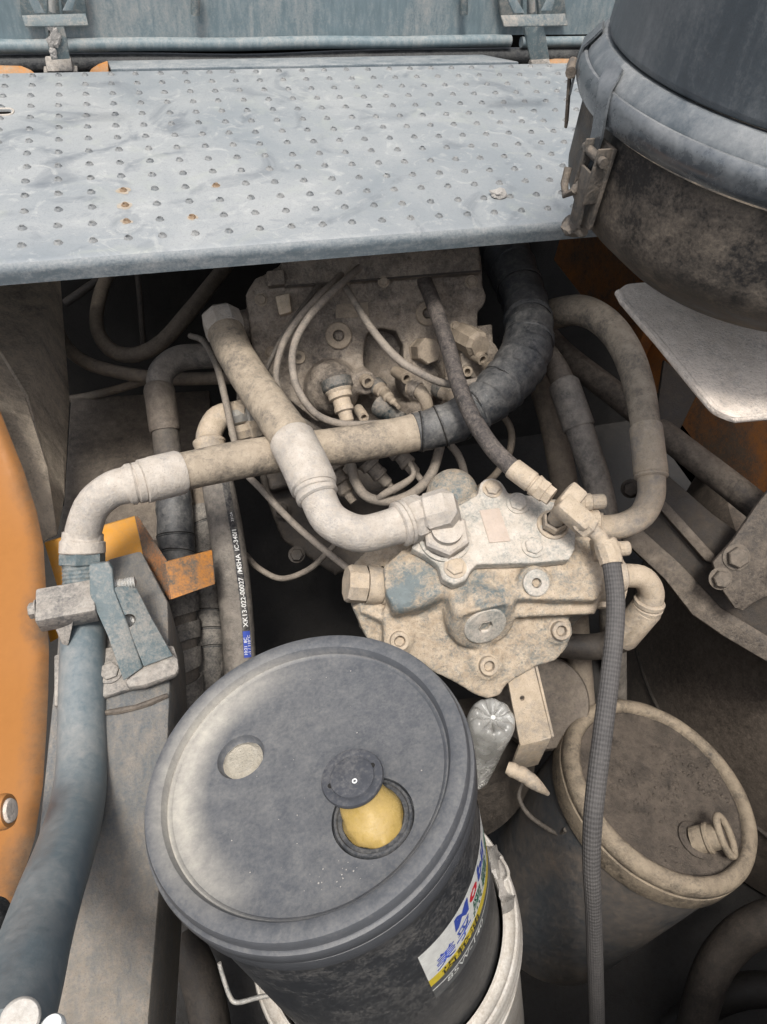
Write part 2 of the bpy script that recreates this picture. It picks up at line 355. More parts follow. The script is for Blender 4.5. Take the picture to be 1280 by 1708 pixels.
# ------------------------------------------------------------------ special materials
def plate_mat():
    mt, t, b = newmat('galvanised walkway paint')
    vec = nd(t, 'ShaderNodeTexCoord').outputs['Object']
    wob = noi(t, vec, 7, 5, .6, 2.2); n2 = noi(t, vec, 26, 6, .65, 1.8); n3 = noi(t, vec, 230, 4, .7); n4 = noi(t, vec, 3.2, 4, .55, 1.0)
    base = mix(t, math_(t, 'MULTIPLY', math_(t, 'SUBTRACT', n4, .32), 2.6, clamp=True), (.215, .24, .258), (.375, .383, .38))
    sw = math_(t, 'MULTIPLY', math_(t, 'SUBTRACT', wob, .54), 6, clamp=True)
    base = mix(t, math_(t, 'MULTIPLY', sw, .85), base, (.145, .162, .18))
    pal = math_(t, 'MULTIPLY', math_(t, 'SUBTRACT', n2, .55), 7, clamp=True)
    base = mix(t, math_(t, 'MULTIPLY', pal, .6), base, (.45, .455, .44))
    # curled scribbles of dried water
    s = math_(t, 'ABSOLUTE', math_(t, 'SUBTRACT', noi(t, vec, 62, 3, .5, 3.5), .5))
    line = math_(t, 'SUBTRACT', 1.0, math_(t, 'MULTIPLY', s, 26), clamp=True)
    base = mix(t, math_(t, 'MULTIPLY', line, .42), base, (.20, .215, .225))
    tint = math_(t, 'MULTIPLY', math_(t, 'SUBTRACT', noi(t, vec, 11, 4, .6, 1.5), .56), 5, clamp=True)
    base = mix(t, math_(t, 'MULTIPLY', tint, .3), base, (.41, .43, .36))
    sp = math_(t, 'MULTIPLY', math_(t, 'SUBTRACT', n3, .6), 6, clamp=True)
    base = mix(t, math_(t, 'MULTIPLY', sp, .5), base, (.17, .18, .18))
    lk(t, base, b.inputs['Base Color'])
    lk(t, math_(t, 'MULTIPLY_ADD', n2, .5, .28), b.inputs['Roughness']); b.inputs['Specular IOR Level'].default_value = .45
    bp = nd(t, 'ShaderNodeBump'); bp.inputs['Strength'].default_value = .16; bp.inputs['Distance'].default_value = .002
    lk(t, math_(t, 'MULTIPLY_ADD', n2, 1.6, math_(t, 'MULTIPLY_ADD', n3, .5, math_(t, 'MULTIPLY', line, .35))), bp.inputs['Height']); lk(t, bp.outputs[0], b.inputs['Normal'])
    return mt
M['plate'] = plate_mat()
M['flange'] = dusty('walkway edge paint', (.125, .155, .175), (.34, .345, .34), (.26, .275, .28), amt=.1, up=.5, kb=.7, big=10, rough=.45, bump=.1, stretch=(.3, 1, 1))

# ------------------------------------------------------------------ setting: floor and the compartment walls
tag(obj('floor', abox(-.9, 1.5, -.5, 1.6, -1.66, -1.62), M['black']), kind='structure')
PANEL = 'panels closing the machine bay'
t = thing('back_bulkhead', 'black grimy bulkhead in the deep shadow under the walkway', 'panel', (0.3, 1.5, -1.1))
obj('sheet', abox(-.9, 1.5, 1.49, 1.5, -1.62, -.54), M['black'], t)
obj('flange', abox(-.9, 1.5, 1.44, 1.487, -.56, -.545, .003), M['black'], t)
t = thing('near_light_block', 'unseen dark bay panel below the camera, added to block low sky light', 'panel', (0.3, -.3, -1.2))  # out of view; added and raised to keep low sky light out
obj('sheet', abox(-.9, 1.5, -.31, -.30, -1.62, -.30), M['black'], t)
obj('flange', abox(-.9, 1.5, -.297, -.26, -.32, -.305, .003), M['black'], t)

# right side wall: orange, dirty, with the big brown tank below it
t = thing('orange_side_wall', 'dirty orange machine wall behind the arched hose on the right', 'panel', (1.05, .6, -.9))
obj('sheet', abox(.93, .94, -.297, 1.437, -.93, -.40), M['orangedirty_shaded'], t)
obj('stiffener', abox(.895, .928, .99, 1.02, -.93, -.45, .003), M['orangedirty_shaded'], t)
t = thing('swing_tank', 'brown dusty curved tank wall behind the round black drum', 'tank', (1.0, .42, -1.2))
bm = B(); lathe(bm, V((1.36, .42, -1.615)), Z, [(0, 0), (.49, 0), (.51, .015), (.51, .64), (.49, .67), (0, .672)], 64)
obj('shell', bm, dusty('tank grime', (.045, .037, .031), (.18, .145, .115), (.11, .09, .072), amt=.5, up=.15, big=5, bump=.12), t)
bm = B(); lathe(bm, V((1.36, .42, -1.40)), Z, [(.5102, 0), (.514, .004), (.514, .010), (.5102, .014)], 64); obj('weld_bead', bm, M['dark'], t)

# ------------------------------------------------------------------ walkway plate
PZ = -.47
t = thing('walkway_plate', 'pale blue grey non slip steel walkway plate with rows of raised studs', 'walkway', (.3, 1.1, PZ))
prof = [(1.386, PZ), (.824, PZ)]
for k in range(1, 7):
    a = math.pi / 2 * k / 6; prof.append((.824 - .012 * math.sin(a), PZ - .012 + .012 * math.cos(a)))
prof += [(.812, PZ - .025), (.815, PZ - .025)]
for k in range(6, 0, -1):
    a = math.pi / 2 * k / 6; prof.append((.824 - .009 * math.sin(a), PZ - .012 + .009 * math.cos(a)))
prof += [(.826, PZ - .003), (1.386, PZ - .003)]
o = obj('deck', prism([V((-.46, y, z)) for y, z in prof], V((1.6, 0, 0))), M['plate'], t)
o.data.materials.append(M['flange'])
for p in o.data.polygons:
    if p.normal.y < -.55: p.material_index = 1
sl_ = onz(2, 187, PZ); slot = roundpoly([V((sl_.x + a, sl_.y + b, PZ + .01)) for a, b in ((-.05, -.009), (.014, -.009), (.014, .009), (-.05, .009))], .009, 6)
cut(o, prism(slot, V((0, 0, -.04))))
obj('rear_lip', prism([V((x, y, PZ + .004)) for x, y in ((-.042, 1.3865), (-.046, 1.424), (.64, 1.427), (.70, 1.3865))], V((0, 0, -.007)), .0015), M['flange'], t)
rim = roundpoly([V((sl_.x + a, sl_.y + b, PZ)) for a, b in ((-.053, -.012), (.017, -.012), (.017, .012), (-.053, .012))], .011, 6)
obj('slot_rim', tube(B(), rim + [rim[0]], [.0018] * (len(rim) + 1), 6, cap=False), dusty('slot edge', (.5, .45, .38), PALE, amt=.5), t)
def stud_mesh(seed):
    bm = B(); rnd = random.Random(seed)
    pr = [(.0060, -.0004), (.0050, .0008), (.0039, .0025), (.0032, .0033), (.0026, .0024), (.0022, -.0014), (0, -.0016)]
    lathe(bm, V((0, 0, 0)), Z, pr, 9)
    for v in bm.verts: v.co += V((rnd.uniform(-1, 1), rnd.uniform(-1, 1), rnd.uniform(-.4, .4))) * .0005
    me = bpy.data.meshes.new('stud'); bm.to_mesh(me); bm.free(); finish(me, 60); return me
smat = dusty('worn and shaded stud', (.15, .165, .175), (.38, .375, .36), (.24, .24, .235), amt=.3, up=.25, big=30, mid=200, rough=.4)  # darker than the deck: shade in and below each stud put into the colour
smeshes = [stud_mesh(k) for k in range(5)]
for me in smeshes: me.materials.append(smat)
rmesh = stud_mesh(9); rmesh.materials.append(M['rust'])
LX, LY, SP = -.1639, .8513, .040085
RUST = {(3, 1), (3, 2), (3, 3), (6, 3), (5, 1)}
allst = sorted([(j, abs(i - 11), i) for i in range(-3, 27) for j in range(14)])
allst = [(i, j) for j, _, i in allst]
vis = [(i, j) for i, j in allst if -1 <= i <= 23]
rest = B(); k = 0
for i, j in vis + [s for s in allst if s not in vis]:
    p = V((LX + i * SP + random.uniform(-.0007, .0007), LY + j * SP + random.uniform(-.0007, .0007), PZ))
    me = rmesh if (i, j) in RUST else smeshes[(i * 7 + j * 3) % 5]
    if (i, j) in vis and k < 300:
        o = bpy.data.objects.new('stud', me); COL.objects.link(o); o.parent = t; o.location = p - worldloc(t); o['_w'] = list(p); k += 1
        o.rotation_euler.z = random.uniform(0, 6.28)
    else:
        n0 = len(rest.verts); rest.from_mesh(me); rest.verts.ensure_lookup_table()
        for v in rest.verts[n0:]: v.co += p
o = obj('studs', rest, smat, t, 60, fix=False); o['kind'] = 'stuff'
for i, j in RUST:
    p = V((LX + i * SP, LY + j * SP, PZ + .0003)); bm = B(); big = .010 if (i, j) in {(3, 2), (3, 3), (3, 5)} else .0075
    bm.faces.new([bm.verts.new(p + V((math.cos(a), math.sin(a), 0)) * big * random.uniform(.65, 1.15)) for a in [q * .524 for q in range(12)]])
    obj('rust_stain', bm, dusty('rust tint', (.42, .34, .25), (.40, .41, .40), amt=.35, up=0, mid=180, kb=.6), t)
# crumbs of dried clay on the plate
def lump(C, s, seed, flat=.6):
    bm = B(); bmesh.ops.create_icosphere(bm, subdivisions=3, radius=1)
    for v in bm.verts:
        k = 1 + .45 * noise.noise(v.co * 1.6 + V((seed, 0, 0))) + .2 * noise.noise(v.co * 4.5 + V((0, seed, 0)))
        v.co = V((v.co.x * s[0], v.co.y * s[1], v.co.z * s[2])) * k + C
    return bm
c = onz(831, 328, PZ); tag(obj('clay_lump', lump(c + V((0, 0, .004)), (.013, .009, .006), 3), M['crumb']), 'crumbly grey clay lump on the walkway near the round canister', 'clay lump')

# ------------------------------------------------------------------ hood panel at the back
HY = 1.47
t = thing('engine_hood', 'blue grey steel hood panel with rolled lower edge behind the walkway', 'hood', (.3, HY, -.3))
obj('skin', prism([V((-.7, HY + .06 * max(0, z + .3), z)) for z in (-.447,)] + [V((1.4, HY, -.447)), V((1.4, HY + .05, .05)), V((-.7, HY + .05, .05))], V((0, .004, 0)), 0), M['hood'], t)
P = [V((-.7 + .03 * k, HY - .008, -.455 + .0008 * math.sin(k * .6))) for k in range(48)]
obj('rolled_edge', tube(B(), P, [.0105] * 48, 14), M['hood'], t)
P2 = [V((.735 + .03 * k, HY - .006, -.458)) for k in range(22)]
obj('rolled_edge', tube(B(), P2, [.0095] * 22, 14), M['hood'], t)
P = [V((-.7 + .03 * k, HY - .004, -.484 - .005 * math.exp(-((k * .03 - .9) / .14) ** 2))) for k in range(68)]
obj('rubber_seal', tube(B(), P, [.016] * 68, 14), M['seal'], t)
for px in (326, 774):
    a = on(px, -30, V((0, HY - .012, 0)), Y); b_ = on(px, 24, V((0, HY - .012, 0)), Y)
    bm = tube(B(), [a, a * .5 + b_ * .5, b_], [.0078, .0078, .0074], 14); obj('drop_pin', bm, M['bluesteel'], t)
PL = V((0, HY - .026, 0)); NY = V((0, -1, 0)); PLB = V((0, HY - .012, 0))
def latch(dx, label, clay):
    s = lambda L: [(x + dx, y) for x, y in L]
    q = thing('hood_latch', label, 'latch', on(95 + dx, 50, PL, NY), 'draw latches on the hood panel')
    obj('backing_bracket', pprism(s([(28, -40), (36, 26), (42, 43), (147, 41), (138, -40)]), PLB, NY, .008, .0015), M['bluesteel'], q)
    obj('bracket_lip', pprism(s([(36, 25), (42, 44), (148, 42), (143, 22)]), PLB + V((0, -.009, 0)), nrm(0, -.75, .65), .003, .0008), M['bluesteel'], q)
    for L in ([(40, -40), (76, 22), (58, 22), (34, -30)], [(136, -40), (121, 18), (104, 18), (128, -30)]):
        obj('gusset', pprism(s(L), PLB + V((0, -.010, 0)), nrm(0, -1, .2), .006, .001), M['hood'], q)
    n2 = nrm(0, -1, .12)
    obj('strap', pprism(s([(73, 28), (77, 60), (86, 100), (117, 98), (111, 60), (103, 30)]), PL + V((0, -.006, 0)), n2, .006, .0012), M['bluesteel'], q)
    for L in ([(72, -40), (73, 32), (78, 60), (82, 60), (79, 28), (80, -40)], [(94, -40), (101, 30), (105, 30), (99, -40)]):
        obj('cheek', pprism(s(L), PL + V((0, -.012, 0)), n2, .012, .001), M['bluesteel'], q)
    a, b_ = on(86 + dx, -40, PL, NY), on(88 + dx, 19, PL, NY)
    obj('hook_bolt', tube(B(), [a, a * .5 + b_ * .5, b_], [.006, .006, .0055], 10), M['zinc'], q)
    c = on(100 + dx, 111, V((0, 1.432, 0)), NY)
    obj('catch_block', box(c, X, nrm(0, .8, .6), nrm(0, -.6, .8), .042, .028, .018, .004), M['clamp'], q)
    obj('catch_foot', box(c + V((0, .004, -.008)), X, Y, Z, .054, .026, .008, .002), M['clamp'], q)
    if clay:
        for k, (x, y, r) in enumerate(((85, 45, 8), (92, 60, 11), (86, 70, 8), (94, 72, 6), (88, 86, 7), (90, 93, 6))):
            C = on(x + dx, y, PL + V((0, -.010, 0)), n2)
            o = obj('clay', lump(C, (r * .00075, .004, r * .0010), k + 11), M['crumb'], q)
    return q
latch(0, 'hood latch with a dried clay splash on its strap', True)
latch(800, 'clean hood latch with bare strap beside the round canister', False)
M['luga'] = dusty('dusty orange paint', (.48, .20, .045), (.42, .33, .24), (.25, .19, .13), amt=.35, up=.1, mid=90, bump=.2)
# orange frame lugs showing between the walkway and the hood
for L, lab in (([(-60, 106), (36, 109), (52, 116), (64, 126), (-60, 130)], 'orange frame lug with an oblong hole, behind the left corner of the walkway'),
               ([(146, 124), (152, 114), (164, 106), (180, 100), (182, 124)], 'small orange frame lug beside the clay splashed hood latch'),
               ([(805, 100), (822, 104), (832, 112), (800, 114)], 'sliver of orange frame lug at the tapered end of the walkway lip'),
               ([(896, 112), (902, 101), (925, 97), (960, 97), (960, 112)], 'orange frame lug behind the walkway next to the round canister')):
    P0 = V((0, 1.40, -.503)); n = nrm(0, -.5, .85)
    q = thing('frame_lug', lab, 'frame lug', on(*L[0], P0, n), 'orange lugs behind the walkway')
    bm = pprism(L, P0, n, .012, .002); o = obj('lug_plate', bm, M['luga'], q)
    if L[0][0] in (-60, 896):
        hp = [(-40, 113), (24, 114), (30, 119), (28, 124), (-40, 124)] if L[0][0] < 0 else [(912, 107), (918, 103), (960, 103), (960, 109), (913, 110)]
        bm = pprism(hp, P0 + n * .02, n, .05); cut(o, bm)

M['latchdirt'] = dusty('soiled latch steel', (.085, .078, .07), (.27, .22, .17), (.15, .12, .095), amt=.35, up=.3, kb=1.0, km=.9, kf=.8, bump=.45)
# ------------------------------------------------------------------ air cleaner canister, upper right
AX = V((.566, .536, 0))
t = thing('air_cleaner', 'big round grey black air cleaner canister with clamp ring and soiled bottom bowl', 'air cleaner', (AX.x, AX.y, -.3))
def aclathe(prof, mat, name, n=96, parent=t):
    bm = B(); lathe(bm, AX, Z, prof, n); return obj(name, bm, mat, parent)
aclathe([(.1940, .14), (.1940, -.100), (.1947, -.102), (.1947, -.108), (.1940, -.110), (.1945, -.181), (.1930, -.1855), (.1900, -.1875), (.18, -.1875), (.18, .14)], M['canister'], 'upper_shell')
aclathe([(.186, -.189), (.1962, -.1882), (.1985, -.1905), (.2050, -.1995), (.2065, -.204), (.2065, -.222), (.19, -.222), (.186, -.20)], M['canister'], 'lower_shell')
aclathe([(.2068, -.2035), (.2095, -.2035), (.2118, -.2070), (.2126, -.2150), (.2116, -.2230), (.2085, -.2285), (.2040, -.2300), (.2000, -.2300), (.2068, -.2035)], M['ringplastic'], 'clamp_ring')
aclathe([(.1995, -.2335), (.1995, -.25), (.1985, -.295), (.195, -.309), (.187, -.321), (.173, -.333), (.14, -.358), (.08, -.366), (0, -.368)], M['bowl'], 'bottom_bowl')
def cylhit(px, py, R):
    r = ray(px, py); ox, oy = -AX.x, -AX.y
    a = r.x ** 2 + r.y ** 2; b_ = ox * r.x + oy * r.y; c = ox * ox + oy * oy - R * R
    d = b_ * b_ - a * c
    k = (-b_ - math.sqrt(max(d, 0))) / a; p = r * k
    return math.atan2(p.y - AX.y, p.x - AX.x), p.z
def cp(th, r, z): return V((AX.x + r * math.cos(th), AX.y + r * math.sin(th), z))
def ribbon(pts, wid, th_):
    """bent strap: pts (theta, radius, z); width along the tangent"""
    bm = B(); N = len(pts); P = [cp(*p) for p in pts]; R4 = []
    for i, p in enumerate(P):
        tg = (P[min(i + 1, N - 1)] - P[max(i - 1, 0)]).normalized()
        side = V((-math.sin(pts[i][0]), math.cos(pts[i][0]), 0)); nn = tg.cross(side).normalized()
        if nn.dot(V((math.cos(pts[i][0]), math.sin(pts[i][0]), .3))) < 0: nn = -nn
        wd = wid[i] if isinstance(wid, list) else wid
        R4.append([bm.verts.new(p + side * (wd / 2 * a) + nn * (th_ * b_)) for a, b_ in ((-1, 0), (1, 0), (1, 1), (-1, 1))])
    for i in range(N - 1):
        for k in range(4): bm.faces.new((R4[i][k], R4[i][(k + 1) % 4], R4[i + 1][(k + 1) % 4], R4[i + 1][k]))
    bm.faces.new(R4[0]); bm.faces.new(R4[-1]); return bm
th0, _ = cylhit(1003, 205, .2085)
th1, z1 = cylhit(1001, 308, .2)
q = thing('canister_latch', 'dusty over centre latch with bent strap holding the canister ring', 'latch', cp(th0, .21, -.25), 'latches round the canister ring')
sp_ = [(th0 - .07, .200, -.190), (th0 - .055, .204, -.196), (th0 - .03, .2095, -.2015), (th0, .2125, -.2075), (th0 + .02, .2135, -.217), (th0 + .02, .2105, -.235), (th0 + .01, .209, -.255), (th0, .2095, -.268)]
obj('strap', ribbon(sp_, [.022, .024, .022, .019, .018, .017, .015, .014], .002), M['ringplastic'], q)
hk = [cp(th0 + a, .211 + r, z) for a, r, z in ((0, 0, -.262), (.012, .003, -.272), (.02, .008, -.282), (.0, .012, -.287), (-.03, .012, -.280), (-.05, .010, -.268))]
obj('hook', tube(B(), hk, [.0035] * 6, 10), M['latchdirt'], q)
def ac_frame(th): return V((-math.sin(th), math.cos(th), 0)), V((math.cos(th), math.sin(th), 0))
sd, ou = ac_frame(th1 - .0)
c = cp(th1, .2045, z1)
obj('base_plate', box(c, sd, Z, ou, .025, .070, .004, .001), M['latchdirt'], q)
for s_ in (-1, 1):
    obj('cheek', box(c + sd * (.0100 * s_) + ou * .008 + Z * .012, sd, Z, ou, .0025, .046, .014, .0008), M['latchdirt'], q)
obj('lever', box(c + ou * .011 - Z * .010, sd, nrm(*(Z + ou * .08)), ou, .016, .050, .003, .001), M['latchdirt'], q)
obj('pivot_pin', tube(B(), [c + sd * .016 + ou * .010 + Z * .026, c - sd * .016 + ou * .010 + Z * .026], [.0042, .0042], 10), M['latchdirt'], q)
obj('foot_pad', lump(c - Z * .043 - sd * .012, (.012, .012, .008), 5), M['latchdirt'], q)
th2 = th1 - .56
sd2, ou2 = ac_frame(th2)
q = thing('canister_latch', 'second canister latch seen edge on at the left outline of the ring', 'latch', cp(th2, .21, -.2), 'latches round the canister ring')
obj('strap', ribbon([(th2, .198, -.187), (th2, .204, -.195), (th2, .210, -.2015), (th2, .2115, -.215), (th2, .211, -.240)], .026, .002), M['ringplastic'], q)
obj('lever', box(cp(th2, .213, -.245), sd2, nrm(*(Z + ou2 * .2)), ou2, .02, .05, .003, .001), M['latchdirt'], q)
obj('pivot_pin', tube(B(), [cp(th2, .216, -.222) + sd2 * .014, cp(th2, .216, -.222) - sd2 * .014], [.005, .005], 10), M['latchdirt'], q)

# ------------------------------------------------------------------ dust covered shelf plate under the canister
n = nrm(-.02, -.05, 1); P0 = W(1150, 600, .72)
t = thing('dusty_shelf_plate', 'light grey steel plate thick with dust jutting out under the canister', 'plate', P0)
SH = [(1031, 484), (1046, 473), (1082, 470), (1180, 420), (1420, 400), (1420, 675), (1281, 692), (1226, 697), (1193, 683), (1170, 657), (1100, 571), (1040, 502)]
obj('plate', pprism(SH, P0, n, .007, .0022, rnd=.006), M['shelf'], t)
edge = [on(x, y, P0 - n * .004, n) for x, y in ((1032, 488), (1040, 503), (1070, 538), (1100, 572), (1135, 615), (1170, 658), (1192, 683), (1226, 698), (1281, 693), (1420, 676))]
obj('rolled_edge', tube(B(), edge, [.0045] * len(edge), 10), M['shelf'], t)
def slab_noise(P, k): return noise.noise(P * k)
bm = B(); rr = random.Random(4)
for _ in range(420):
    x, y = rr.uniform(1110, 1290), rr.uniform(520, 640)
    if (x - 1060) * .75 + 500 < y + 18: continue
    c = on(x, y, P0, n); s = rr.uniform(.0004, .0011)
    b2 = B(); bmesh.ops.create_icosphere(b2, subdivisions=1, radius=s)
    for v in b2.verts: v.co = V((v.co.x * rr.uniform(.8, 1.5), v.co.y * rr.uniform(.8, 1.5), v.co.z * .6)) + c
    merge(bm, b2)
o = obj('caked_dust', bm, M['shelf'], t, 70); o['kind'] = 'stuff'
# ------------------------------------------------------------------ hoses
def braid_mat():
    mt, t, b = newmat('woven hose cover')
    uv = nd(t, 'ShaderNodeUVMap'); uv.uv_map = 'UVMap'
    s = sep(t, nd(t, 'ShaderNodeTexCoord').outputs['UV'])
    vec = nd(t, 'ShaderNodeTexCoord').outputs['Object']
    t.nodes.remove(uv)
    a = math_(t, 'MULTIPLY', s[0], 2 * math.pi * 10); c = math_(t, 'MULTIPLY', s[1], 2 * math.pi * 95)
    w1 = math_(t, 'SINE', math_(t, 'ADD', a, c)); w2 = math_(t, 'SINE', math_(t, 'SUBTRACT', a, c))
    h = math_(t, 'MULTIPLY_ADD', math_(t, 'MULTIPLY', w1, w2), .5, .5)
    n = noi(t, vec, 14, 5); n2 = noi(t, vec, 200, 4, .7)
    dm = math_(t, 'ADD', math_(t, 'MULTIPLY_ADD', math_(t, 'SUBTRACT', n, .5), 1.2, .38), math_(t, 'MULTIPLY', math_(t, 'SUBTRACT', n2, .5), .9), clamp=True)
    col = mix(t, h, (.038, .037, .039), (.092, .088, .088))
    col = mix(t, math_(t, 'MULTIPLY', dm, .45), col, (.22, .205, .19))
    lk(t, col, b.inputs['Base Color']); b.inputs['Roughness'].default_value = .8
    bp = nd(t, 'ShaderNodeBump'); bp.inputs['Strength'].default_value = .7; bp.inputs['Distance'].default_value = .0012
    lk(t, math_(t, 'MULTIPLY_ADD', n2, .4, h), bp.inputs['Height']); lk(t, bp.outputs[0], b.inputs['Normal'])
    return mt
M['braid'] = braid_mat()
def tapehelix(pitch, amp=.05):
    def f(s, ph):
        u = (s / pitch - ph / (2 * math.pi)) % 1.0
        return 1 + amp * (.2 + .8 * u) if u < .93 else 1 + amp * (.2 + .8 * (1 - u) / .07)
    return f
def rings(pts, mat, **kw): pass
def spiral_guard(path, t0, t1, pitch, frac, k, mat, name, parent, th_=.0016):
    """a flat strip wound round the hose as an open spiral, with real thickness"""
    P, R = path.sub(t0, t1, .002)
    bm = B(); T = []; u = V((.31, .2, .93)); S = 0; prev = None; fr = []
    for i, p in enumerate(P):
        tg = (P[min(i + 1, len(P) - 1)] - P[max(i - 1, 0)]).normalized(); u = (u - tg * u.dot(tg)).normalized(); fr.append((p, u.copy(), tg.cross(u), tg, R[i] * k))
    L = len(fr); seg = 26; wid = pitch * frac; rows = []
    tot = sum((P[i + 1] - P[i]).length for i in range(L - 1)); turns = tot / pitch; ns = int(turns * seg)
    for q in range(ns + 1):
        a = 2 * math.pi * q / seg
        def at(off, r_):
            x = min(max((q / ns + off / tot), 0), 1) * (L - 1); i = int(min(x, L - 2)); f0, f1 = fr[i], fr[i + 1]; z = x - i
            p = f0[0].lerp(f1[0], z); r = f0[4] + (f1[4] - f0[4]) * z
            return p + (f0[1] * math.cos(a) + f0[2] * math.sin(a)) * (r + r_)
        rows.append([bm.verts.new(at(o_, r_)) for o_, r_ in ((-wid / 2, .0002), (-wid / 2, th_), (0, th_ * 1.25), (wid / 2, th_), (wid / 2, .0002))])
    for A, Bq in zip(rows, rows[1:]):
        for c in range(5): bm.faces.new((A[c], A[(c + 1) % 5], Bq[(c + 1) % 5], Bq[c]))
    bm.faces.new(rows[0]); bm.faces.new(rows[-1])
    return obj(name, bm, mat, parent, 40)
def build_hose(name, label, cat, pts, spec, group=None):
    p = Path(pts); t = thing(name, label, cat, p.at((len(pts) - 1) / 2)[0], group)
    for s in spec:
        kind, part, t0, t1, mat, k = s[:6]; ex = s[6] if len(s) > 6 else {}
        if kind == 'tube': obj(part, p.tube(t0, t1, k, **ex), M[mat], t)
        elif kind == 'ring': obj(part, p.ring(t0, t1, [(u, f * k) for u, f in ex.get('prof', PLAIN)], ex.get('n', 26), phase=ex.get('phase', 0)), M[mat], t, 30)
        elif kind == 'wrap': spiral_guard(p, t0, t1, ex['pitch'], ex['frac'], k, M[mat], part, t, ex.get('th', .0016))
    return t, p
HEX = dict(prof=NUT, n=6)
HOSE = 'large hydraulic hoses'
# A: from the valve block down to the pump inlet
A = [(366, 520, 1.10, 58), (374, 545, 1.09, 62), (390, 585, 1.06, 62), (420, 635, 1.02, 64), (458, 690, .97, 68), (490, 738, .93, 72), (520, 800, .90, 72),
     (530, 828, .89, 62), (552, 868, .88, 62), (600, 890, .885, 63), (650, 880, .90, 62), (685, 868, .91, 70), (712, 858, .92, 74)]
tA, pA = build_hose('hydraulic_hose', 'thick tan dusty hose crossing over the other hose and elbowing down to the pump', 'hose', A, [
    ('ring', 'end_block', 0, 1.3, 'pale', 1.10, dict(prof=[(0, .55), (.1, .85), (.3, 1.0), (.8, 1.03), (1, .98)], n=8)),
    ('tube', 'hose', 1.25, 4.95, 'tanhose', 1.0, dict(wob=.02, n=26)),
    ('ring', 'ferrule', 4.9, 6.45, 'pale', 1.10, dict(prof=[(0, .93), (.02, 1), (.5, 1.0), (.9, .99), (1, .9)], n=32)),
    ('ring', 'collar', 6.35, 7.1, 'pale', 1.12, dict(prof=COLLAR, n=32)),
    ('tube', 'elbow', 6.9, 10.7, 'pale', 1.0, dict(n=28)),
    ('ring', 'collar', 10.35, 10.85, 'pale', 1.16, dict(prof=COLLAR, n=32)),
    ('ring', 'swivel_nut', 10.85, 11.75, 'pale', 1.10, dict(prof=[(0, .9), (.1, 1), (.55, 1), (.57, .95), (.62, 1.0), (1, .98)], n=8)),
    ('ring', 'adapter_neck', 11.6, 12, 'pale', .9, dict(prof=PLAIN)),
], HOSE)
# B: from the steel pipe across to the black wrapped bend
Bp = [(138, 905, .885, 58), (141, 880, .88, 58), (156, 842, .87, 58), (186, 817, .865, 60), (212, 809, .865, 62), (232, 805, .87, 64), (262, 797, .88, 66), (300, 788, .89, 64), (400, 767, .935, 64),
      (500, 752, .98, 62), (600, 739, 1.0, 62), (700, 720, 1.015, 62), (738, 710, 1.02, 66), (780, 692, 1.03, 68), (825, 658, 1.05, 74), (862, 618, 1.08, 78), (880, 580, 1.11, 76),
      (882, 540, 1.15, 72), (872, 495, 1.2, 72), (850, 440, 1.27, 76), (836, 400, 1.33, 74)]
tB, pB = build_hose('hydraulic_hose', 'long dusty hose running across from the left elbow into a black taped bend', 'hose', Bp, [
    ('tube', 'elbow', 0, 5, 'pale', 1.0, dict(n=26)),
    ('ring', 'collar', 4.0, 5.3, 'pale', 1.1, dict(prof=COLLAR, n=30)),
    ('ring', 'ferrule', 5.2, 7.05, 'pale', 1.12, dict(prof=[(0, .92), (.03, 1), (.3, 1), (.33, 1.02), (.97, 1.02), (1, .95)], n=32)),
    ('tube', 'hose', 6.9, 11.05, 'tanhose', 1.0, dict(wob=.02, n=28)),
    ('tube', 'hose', 11.0, 20, 'greyhose', .94, dict(n=20)),
    ('tube', 'tape_wrap', 10.98, 13.2, 'tape', 1.0, dict(helix=tapehelix(.045, .09), n=32, step=.003, wob=.01)),
    ('tube', 'tape_wrap', 13.15, 17.1, 'tape', 1.0, dict(helix=tapehelix(.032, .15), n=32, step=.0025, wob=.035)),
    ('tube', 'tape_wrap', 17.05, 20, 'tape', .98, dict(helix=tapehelix(.055, .11), n=32, step=.003, wob=.02)),
    ('ring', 'tape_end', 10.90, 11.1, 'tape', 1.05, dict(prof=PLAIN, n=32)),
], HOSE)
for tt in (13.15, 14.2, 15.2, 16.2, 17.1):
    P, R = pB.sub(tt - .06, tt + .06, .002)
    obj('tape_fold', tube(B(), P, [r * (1.10 + .05 * math.sin(i * 2.1)) for i, r in enumerate(R)], 30), M['tape'], tB)
def bands(path, ts, parent, name='tape_edge', k=1.05, r_=.0013, tilt=.25, mats=('black', 'tape')):
    """the raised, slightly slanting edges where one turn of tape laps the next"""
    for i, tt in enumerate(ts):
        p, R = path.at(tt); tg = (path.at(tt + .02)[0] - path.at(tt - .02)[0]).normalized()
        a, b = basis(tg); sl_ = random.uniform(-tilt, tilt)
        for q, (mm, off) in enumerate(((mats[0], 0), (mats[1], .0024))):
            C = [p + tg * (off + R * sl_ * math.cos(2 * math.pi * s_ / 28 + i)) + (a * math.cos(2 * math.pi * s_ / 28) + b * math.sin(2 * math.pi * s_ / 28)) * (R * k * (1 + .012 * math.sin(s_ * 1.3 + i))) for s_ in range(29)]
            obj(name, tube(B(), C, [r_ * (1 if q == 0 else 1.25)] * 29, 6, cap=False), M[mm], parent)
bands(pB, (11.02, 11.9, 12.75, 13.2, 14.3, 15.3, 16.2, 17.1, 18.2), tB, k=1.075, r_=.0009)
